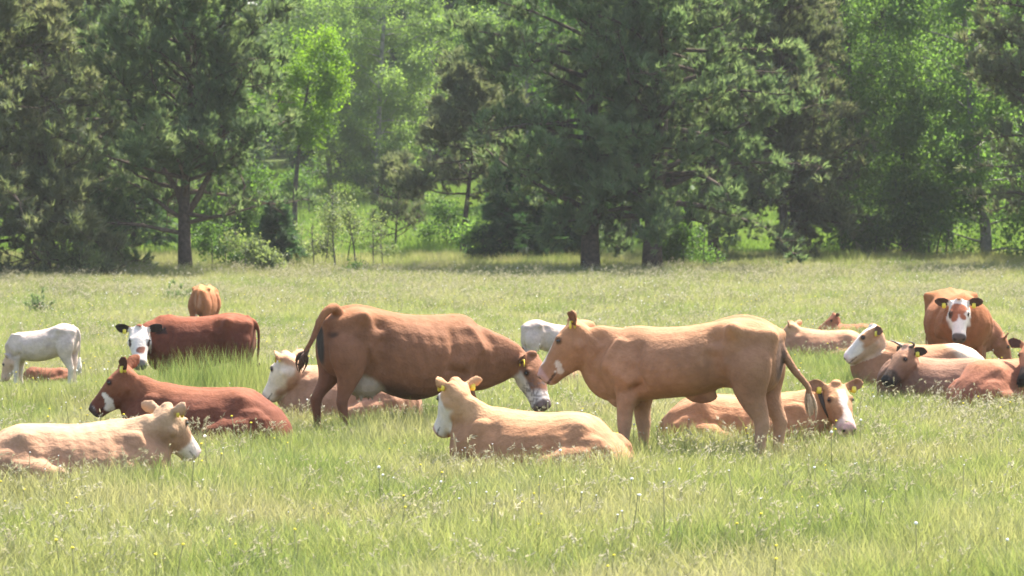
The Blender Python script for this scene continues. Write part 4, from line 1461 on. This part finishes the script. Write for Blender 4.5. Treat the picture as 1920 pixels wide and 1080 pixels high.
M_GRASS = mat_leaf('grass_blades', [(.098, .152, .042), (.180, .220, .068), (.26, .272, .102), (.335, .32, .175)], .5, (1.14, 1.15, .85), patch=(.305, .285, .15), patch_scale=.35, per_instance=True, nscale=.5)
M_GRASS_FAR = mat_leaf('clearing_grass_blades', [(.10, .175, .045), (.155, .235, .06), (.22, .28, .095)], .52, (1.15, 1.2, .6), per_instance=True, nscale=.3)
M_SEED = mat_leaf('seed_heads', [(.30, .27, .15), (.37, .34, .21), (.42, .38, .28)], .5, per_instance=True, nscale=.5)
M_STEM = mat_leaf('grass_stems', [(.16, .17, .07), (.22, .20, .10)], .3, per_instance=True)
M_WHITE = mat_plain('white_petals', (.82, .80, .76), .8, .1)
M_YELLOW = mat_plain('yellow_petals', (.75, .62, .06), .8, .1)


def clear_of_cows(P, stand_r=.0, margin=0.0):
    keep = np.ones(len(P), bool)
    for x, y, h, sz, pose, wd in COWS_FOOT:
        dx, dy = P[:, 0] - x, P[:, 1] - y
        a = (math.cos(h) * dx + math.sin(h) * dy) / (.90 * sz)
        b = (-math.sin(h) * dx + math.cos(h) * dy) / (.50 * wd)
        if pose == 'lie':
            keep &= (a * a + b * b) > 1.0
    return keep


def meadow_points(d0, d1, dens, r, margin=3.0):
    """Random points over the part of the meadow between d0 and d1 metres, a few metres past the frame on each side."""
    amax = (d1 * 0.152 + margin) * 2 * (d1 - d0)
    n = int(amax * dens)
    y = r.uniform(d0, d1, n)
    x = r.uniform(-1, 1, n) * (d1 * .152 + margin)
    k = np.abs(x) < y * .152 + margin
    x, y = x[k], y[k]
    return np.stack([x, y, ground_z(x, y)], -1)


def tall_patch(px, py, rx, ry, a):
    g = at_ground(px, py)
    return (g[0], g[1], (rx, ry), a)


TALL_PATCHES = [tall_patch(110, 962, 1.7, .55, .55), tall_patch(1400, 868, 1.4, .4, .25), tall_patch(375, 785, 1.9, 1.5, 1.5), tall_patch(385, 650, .8, 1.5, .05), tall_patch(1793, 748, 1.0, 1.2, .7), tall_patch(1040, 735, .8, 1.2, .5),
                tall_patch(1030, 930, 1.3, .5, .45), tall_patch(420, 868, 1.3, .6, .35), tall_patch(1600, 660, 1.2, 1.2, .4), tall_patch(1800, 800, 1.6, .8, .4), tall_patch(700, 840, 1.0, .6, .3)]
r = np.random.default_rng(5)
short = []
for i in range(7):
    V, F = blade_tuft(r, 54, .20, .06, .33, .0034, .85)
    short.append(kind_obj('grass_tuft', V, F, M_GRASS))
P = np.concatenate([meadow_points(21, 44, 52, r), meadow_points(44, 70, 32, r), meadow_points(70, 128, 16, r)])
P = P[clear_of_cows(P)]
hn = 0.5 + 0.5 * wob(P * np.array([1, .55, 0]), 1.1, 61)
hfac = .80 + .60 * np.clip(hn, 0, 1)
calf_short = np.exp(-((P[:, 0] + 6.6) ** 2 / 3.0 + (P[:, 1] - 47) ** 2 / 9.0))
hfac *= 1 - .5 * calf_short
farg = np.clip((P[:, 1] - 40) / 60, 0, 1)
for gx, gy, gr, ga in TALL_PATCHES:
    hfac *= 1 + ga * np.exp(-((P[:, 0] - gx) ** 2 / (gr[0] ** 2) + (P[:, 1] - gy) ** 2 / gr[1] ** 2))
hfac *= 1 + np.clip((P[:, 1] - 96) / 10, 0, 1) * np.clip(.25 + .7 * wob(P * np.array([1, .8, 0]), 1.7, 97), 0, 1.1)
sc_ = np.stack([1 + farg * .6, 1 + farg * .6, hfac * (1 + .1 * farg)], -1) * r.uniform(.8, 1.2, len(P))[:, None]
scatter('grass', P, sc_, r.uniform(0, 6.28, len(P)), r.integers(0, 7, len(P)), short, tilt=r.normal(size=(len(P), 2)) * .08)

far = []
for i in range(4):
    V, F = blade_tuft(r, 40, .38, .16, .36, .008, .5)
    far.append(kind_obj('clearing_tuft', V, F, M_GRASS_FAR))
P = meadow_points(124, 215, 5.0, r, 6)
scatter('clearing_grass', P, r.uniform(.8, 1.3, len(P)) * (1 + 1.3 * np.clip(wob(P * np.array([1, .7, 0]), 1.0, 55), -.2, 1)), r.uniform(0, 6.28, len(P)), r.integers(0, 4, len(P)), far)

seeds = [stalk_tuft(r, 9, .28, .28, .50, .0018, .075, .0042, M_SEED, M_STEM, .45, 'seed_grass') for _ in range(6)]
P = np.concatenate([meadow_points(22, 60, 4.6, r), meadow_points(60, 110, 3.4, r)])
P = P[clear_of_cows(P)]
pn = wob(P * np.array([1, .6, 0]), .9, 71) + .25 * np.clip((P[:, 1] - 55) / 30, -.6, 1.2)
keep = r.uniform(-.9, .9, len(P)) < pn
P = P[keep]
scatter('seed_grass', P, r.uniform(.75, 1.15, len(P)) * (1 + .25 * np.clip((P[:, 1] - 50) / 50, 0, 1)), r.uniform(-.8, .8, len(P)), r.integers(0, 6, len(P)), seeds)
# tall grass standing in front of the resting animals
tall = [stalk_tuft(r, 7, .16, .32, .52, .0022, .085, .0042, M_SEED, M_STEM, .6, 'tall_grass') for _ in range(5)]
PT = []
for x, y, h, sz, pose, wd in COWS_FOOT:
    if pose != 'lie':
        continue
    n = int(16 * sz)
    t = r.uniform(-1.0, 1.0, n) * sz
    off = r.uniform(.5, 1.1, n) * wd
    fx = x + math.cos(h) * t + np.zeros(n)
    fy = y + math.sin(h) * t
    PT.append(np.stack([fx + r.normal(size=n) * .08, fy - off, np.zeros(n)], -1))
PT = np.concatenate(PT)
PT = PT[clear_of_cows(PT)]
PT[:, 2] = ground_z(PT[:, 0], PT[:, 1])
scatter('tall_grass', PT, r.uniform(.7, 1.1, len(PT)), r.uniform(-.8, .8, len(PT)), r.integers(0, 5, len(PT)), tall)

fl = [flower_kind(r, 1, .02, .25, .40, M_WHITE, M_STEM, .010, .75, 'white_flower'), flower_kind(r, 2, .16, .25, .42, M_WHITE, M_STEM, .0085, .5, 'white_flower'), flower_kind(r, 4, .30, .22, .38, M_WHITE, M_STEM, .007, .6, 'white_flower')]
P = np.concatenate([meadow_points(22, 50, .9, r), meadow_points(50, 112, .9, r)])
P = P[clear_of_cows(P)]
P = P[r.uniform(-1, 1, len(P)) < wob(P * np.array([1, .6, 0]), 1.3, 81) + .15]
scatter('white_wildflowers', P, r.uniform(.8, 1.4, len(P)), r.uniform(0, 6, len(P)), r.integers(0, 3, len(P)), fl)
fy_ = [flower_kind(r, 2, .08, .2, .36, M_YELLOW, M_STEM, .010, .6, 'yellow_flower')]
P = meadow_points(22, 80, .35, r)
P = P[clear_of_cows(P)]
scatter('yellow_wildflowers', P, r.uniform(.8, 1.3, len(P)), r.uniform(0, 6, len(P)), np.zeros(len(P), int), fy_)


# far wood behind the trees that can be told apart: one mass
def crown_kind(seed, kind):
    r = np.random.default_rng(seed)
    if kind == 'leaf':
        n = 1700
        h = r.uniform(1.5, 15, n)
        rad = 3.3 * np.sin(np.pi * np.clip((h + 1.0) / 17.0, 0, 1)) ** .7
        a = r.uniform(0, 6.28, n)
        q = np.sqrt(r.uniform(.1, 1, n)) * rad
        P = np.stack([q * np.cos(a), q * np.sin(a), h], -1)
        w_ = .1 + sstep(-.4, .5, wob(P, 1.6, seed))
        P = P[r.uniform(0, 1, n) < w_]
        bases = np.array([leaf_tuft(r, 12, .55, .16) for _ in range(6)])
        V, F = place(bases, P, r.normal(size=(len(P), 3)) + np.array([0, 0, 1]), r.uniform(.8, 1.4, len(P)), r, 4)
    else:
        n = 2000
        h = r.uniform(.3, 16, n)
        rad = 2.6 * (1 - h / 16.5) + .15
        a = r.uniform(0, 6.28, n)
        q = np.sqrt(r.uniform(.15, 1, n)) * rad * (.75 + .25 * np.sin(h * 9))
        P = np.stack([q * np.cos(a), q * np.sin(a), h - q * .25], -1)
        bases = np.array([needle_tuft(r, 16, .42, .035, .9) for _ in range(6)])
        D = np.stack([np.cos(a), np.sin(a), np.full(n, -.3)], -1) + r.normal(size=(n, 3)) * .35
        V, F = place(bases, P, D, r.uniform(.8, 1.4, n), r, 3)
    S = Soup()
    S.tube([(0, 0, -.3), (.1, 0, 6), (0, 0, 15)], [.2, .14, .03], 7)
    V0 = np.concatenate(S.V)
    me = mesh_np('wood_tree', np.concatenate([V0, V]), [np.concatenate(S.Q), np.concatenate(S.T), F + len(V0)] if F.shape[1] == 3 else [np.concatenate(S.Q), np.concatenate(S.T), F + len(V0)], M_BARK_GREY, False)
    me.materials.append(M_LEAF_LIGHT if kind == 'leaf' and seed % 2 else (M_LEAF_MID if kind == 'leaf' else M_SPRUCE))
    nq = len(np.concatenate(S.Q)) + len(np.concatenate(S.T))
    mi = np.ones(len(me.polygons), np.int32)
    mi[:nq] = 0
    me.polygons.foreach_set('material_index', mi)
    return bpy.data.objects.new('wood_tree', me)


kinds = [crown_kind(301, 'leaf'), crown_kind(302, 'leaf'), crown_kind(303, 'leaf'), crown_kind(304, 'needle'), crown_kind(305, 'needle')]
pts = []
for D in np.arange(203, 262, 10.0):
    for x in np.arange(-D * .152 - 22, D * .152 + 22, 5.2):
        pts.append((x + r.uniform(-2, 2), D + r.uniform(-4, 4)))
for D in np.arange(134, 192, 8.0):                # flanks of the clearing
    for x in np.arange(-D * .152 - 16, D * .152 + 16, 5.5):
        p_ = 960 + x / D * FPX
        if 330 < p_ < 1180 or 1290 < p_ < 1640 or (D < 165 and (p_ > 1640 or p_ < 330)):
            continue
        pts.append((x + r.uniform(-2, 2), D + r.uniform(-3, 3)))
for D in np.arange(112, 134, 8.0):                # the wood goes on beyond both sides of the frame
    for sx in (-1, 1):
        for x in np.arange(D * .152 + 5, D * .152 + 26, 5.5):
            pts.append((sx * x + r.uniform(-1, 1), D + r.uniform(-3, 3)))
pts = np.array(pts)
P = np.stack([pts[:, 0], pts[:, 1], ground_z(pts[:, 0], pts[:, 1])], -1)
scatter('far_wood', P, r.uniform(.85, 1.25, len(P)), r.uniform(0, 6.28, len(P)), r.integers(0, 5, len(P)), kinds)


# ------------------------------------------------------------------ air
def build_haze():
    m = bpy.data.materials.new('haze_air')
    m.use_nodes = True
    n = m.node_tree
    n.nodes.clear()
    v = n.nodes.new('ShaderNodeVolumePrincipled')
    v.inputs['Color'].default_value = (.97, .985, .95, 1)
    v.inputs['Density'].default_value = HAZE
    o = n.nodes.new('ShaderNodeOutputMaterial')
    n.links.new(v.outputs[0], o.inputs['Volume'])
    x0, x1, y0, y1, z0, z1 = -620., 620., -60., 920., -2., 60.
    V = [(x, y, z) for z in (z0, z1) for y in (y0, y1) for x in (x0, x1)]
    F = [[0, 2, 3, 1], [4, 5, 7, 6], [0, 1, 5, 4], [2, 6, 7, 3], [0, 4, 6, 2], [1, 3, 7, 5]]
    obj('haze', mesh_np('haze', V, [np.array(F)], m, False), kind='stuff')


build_haze()
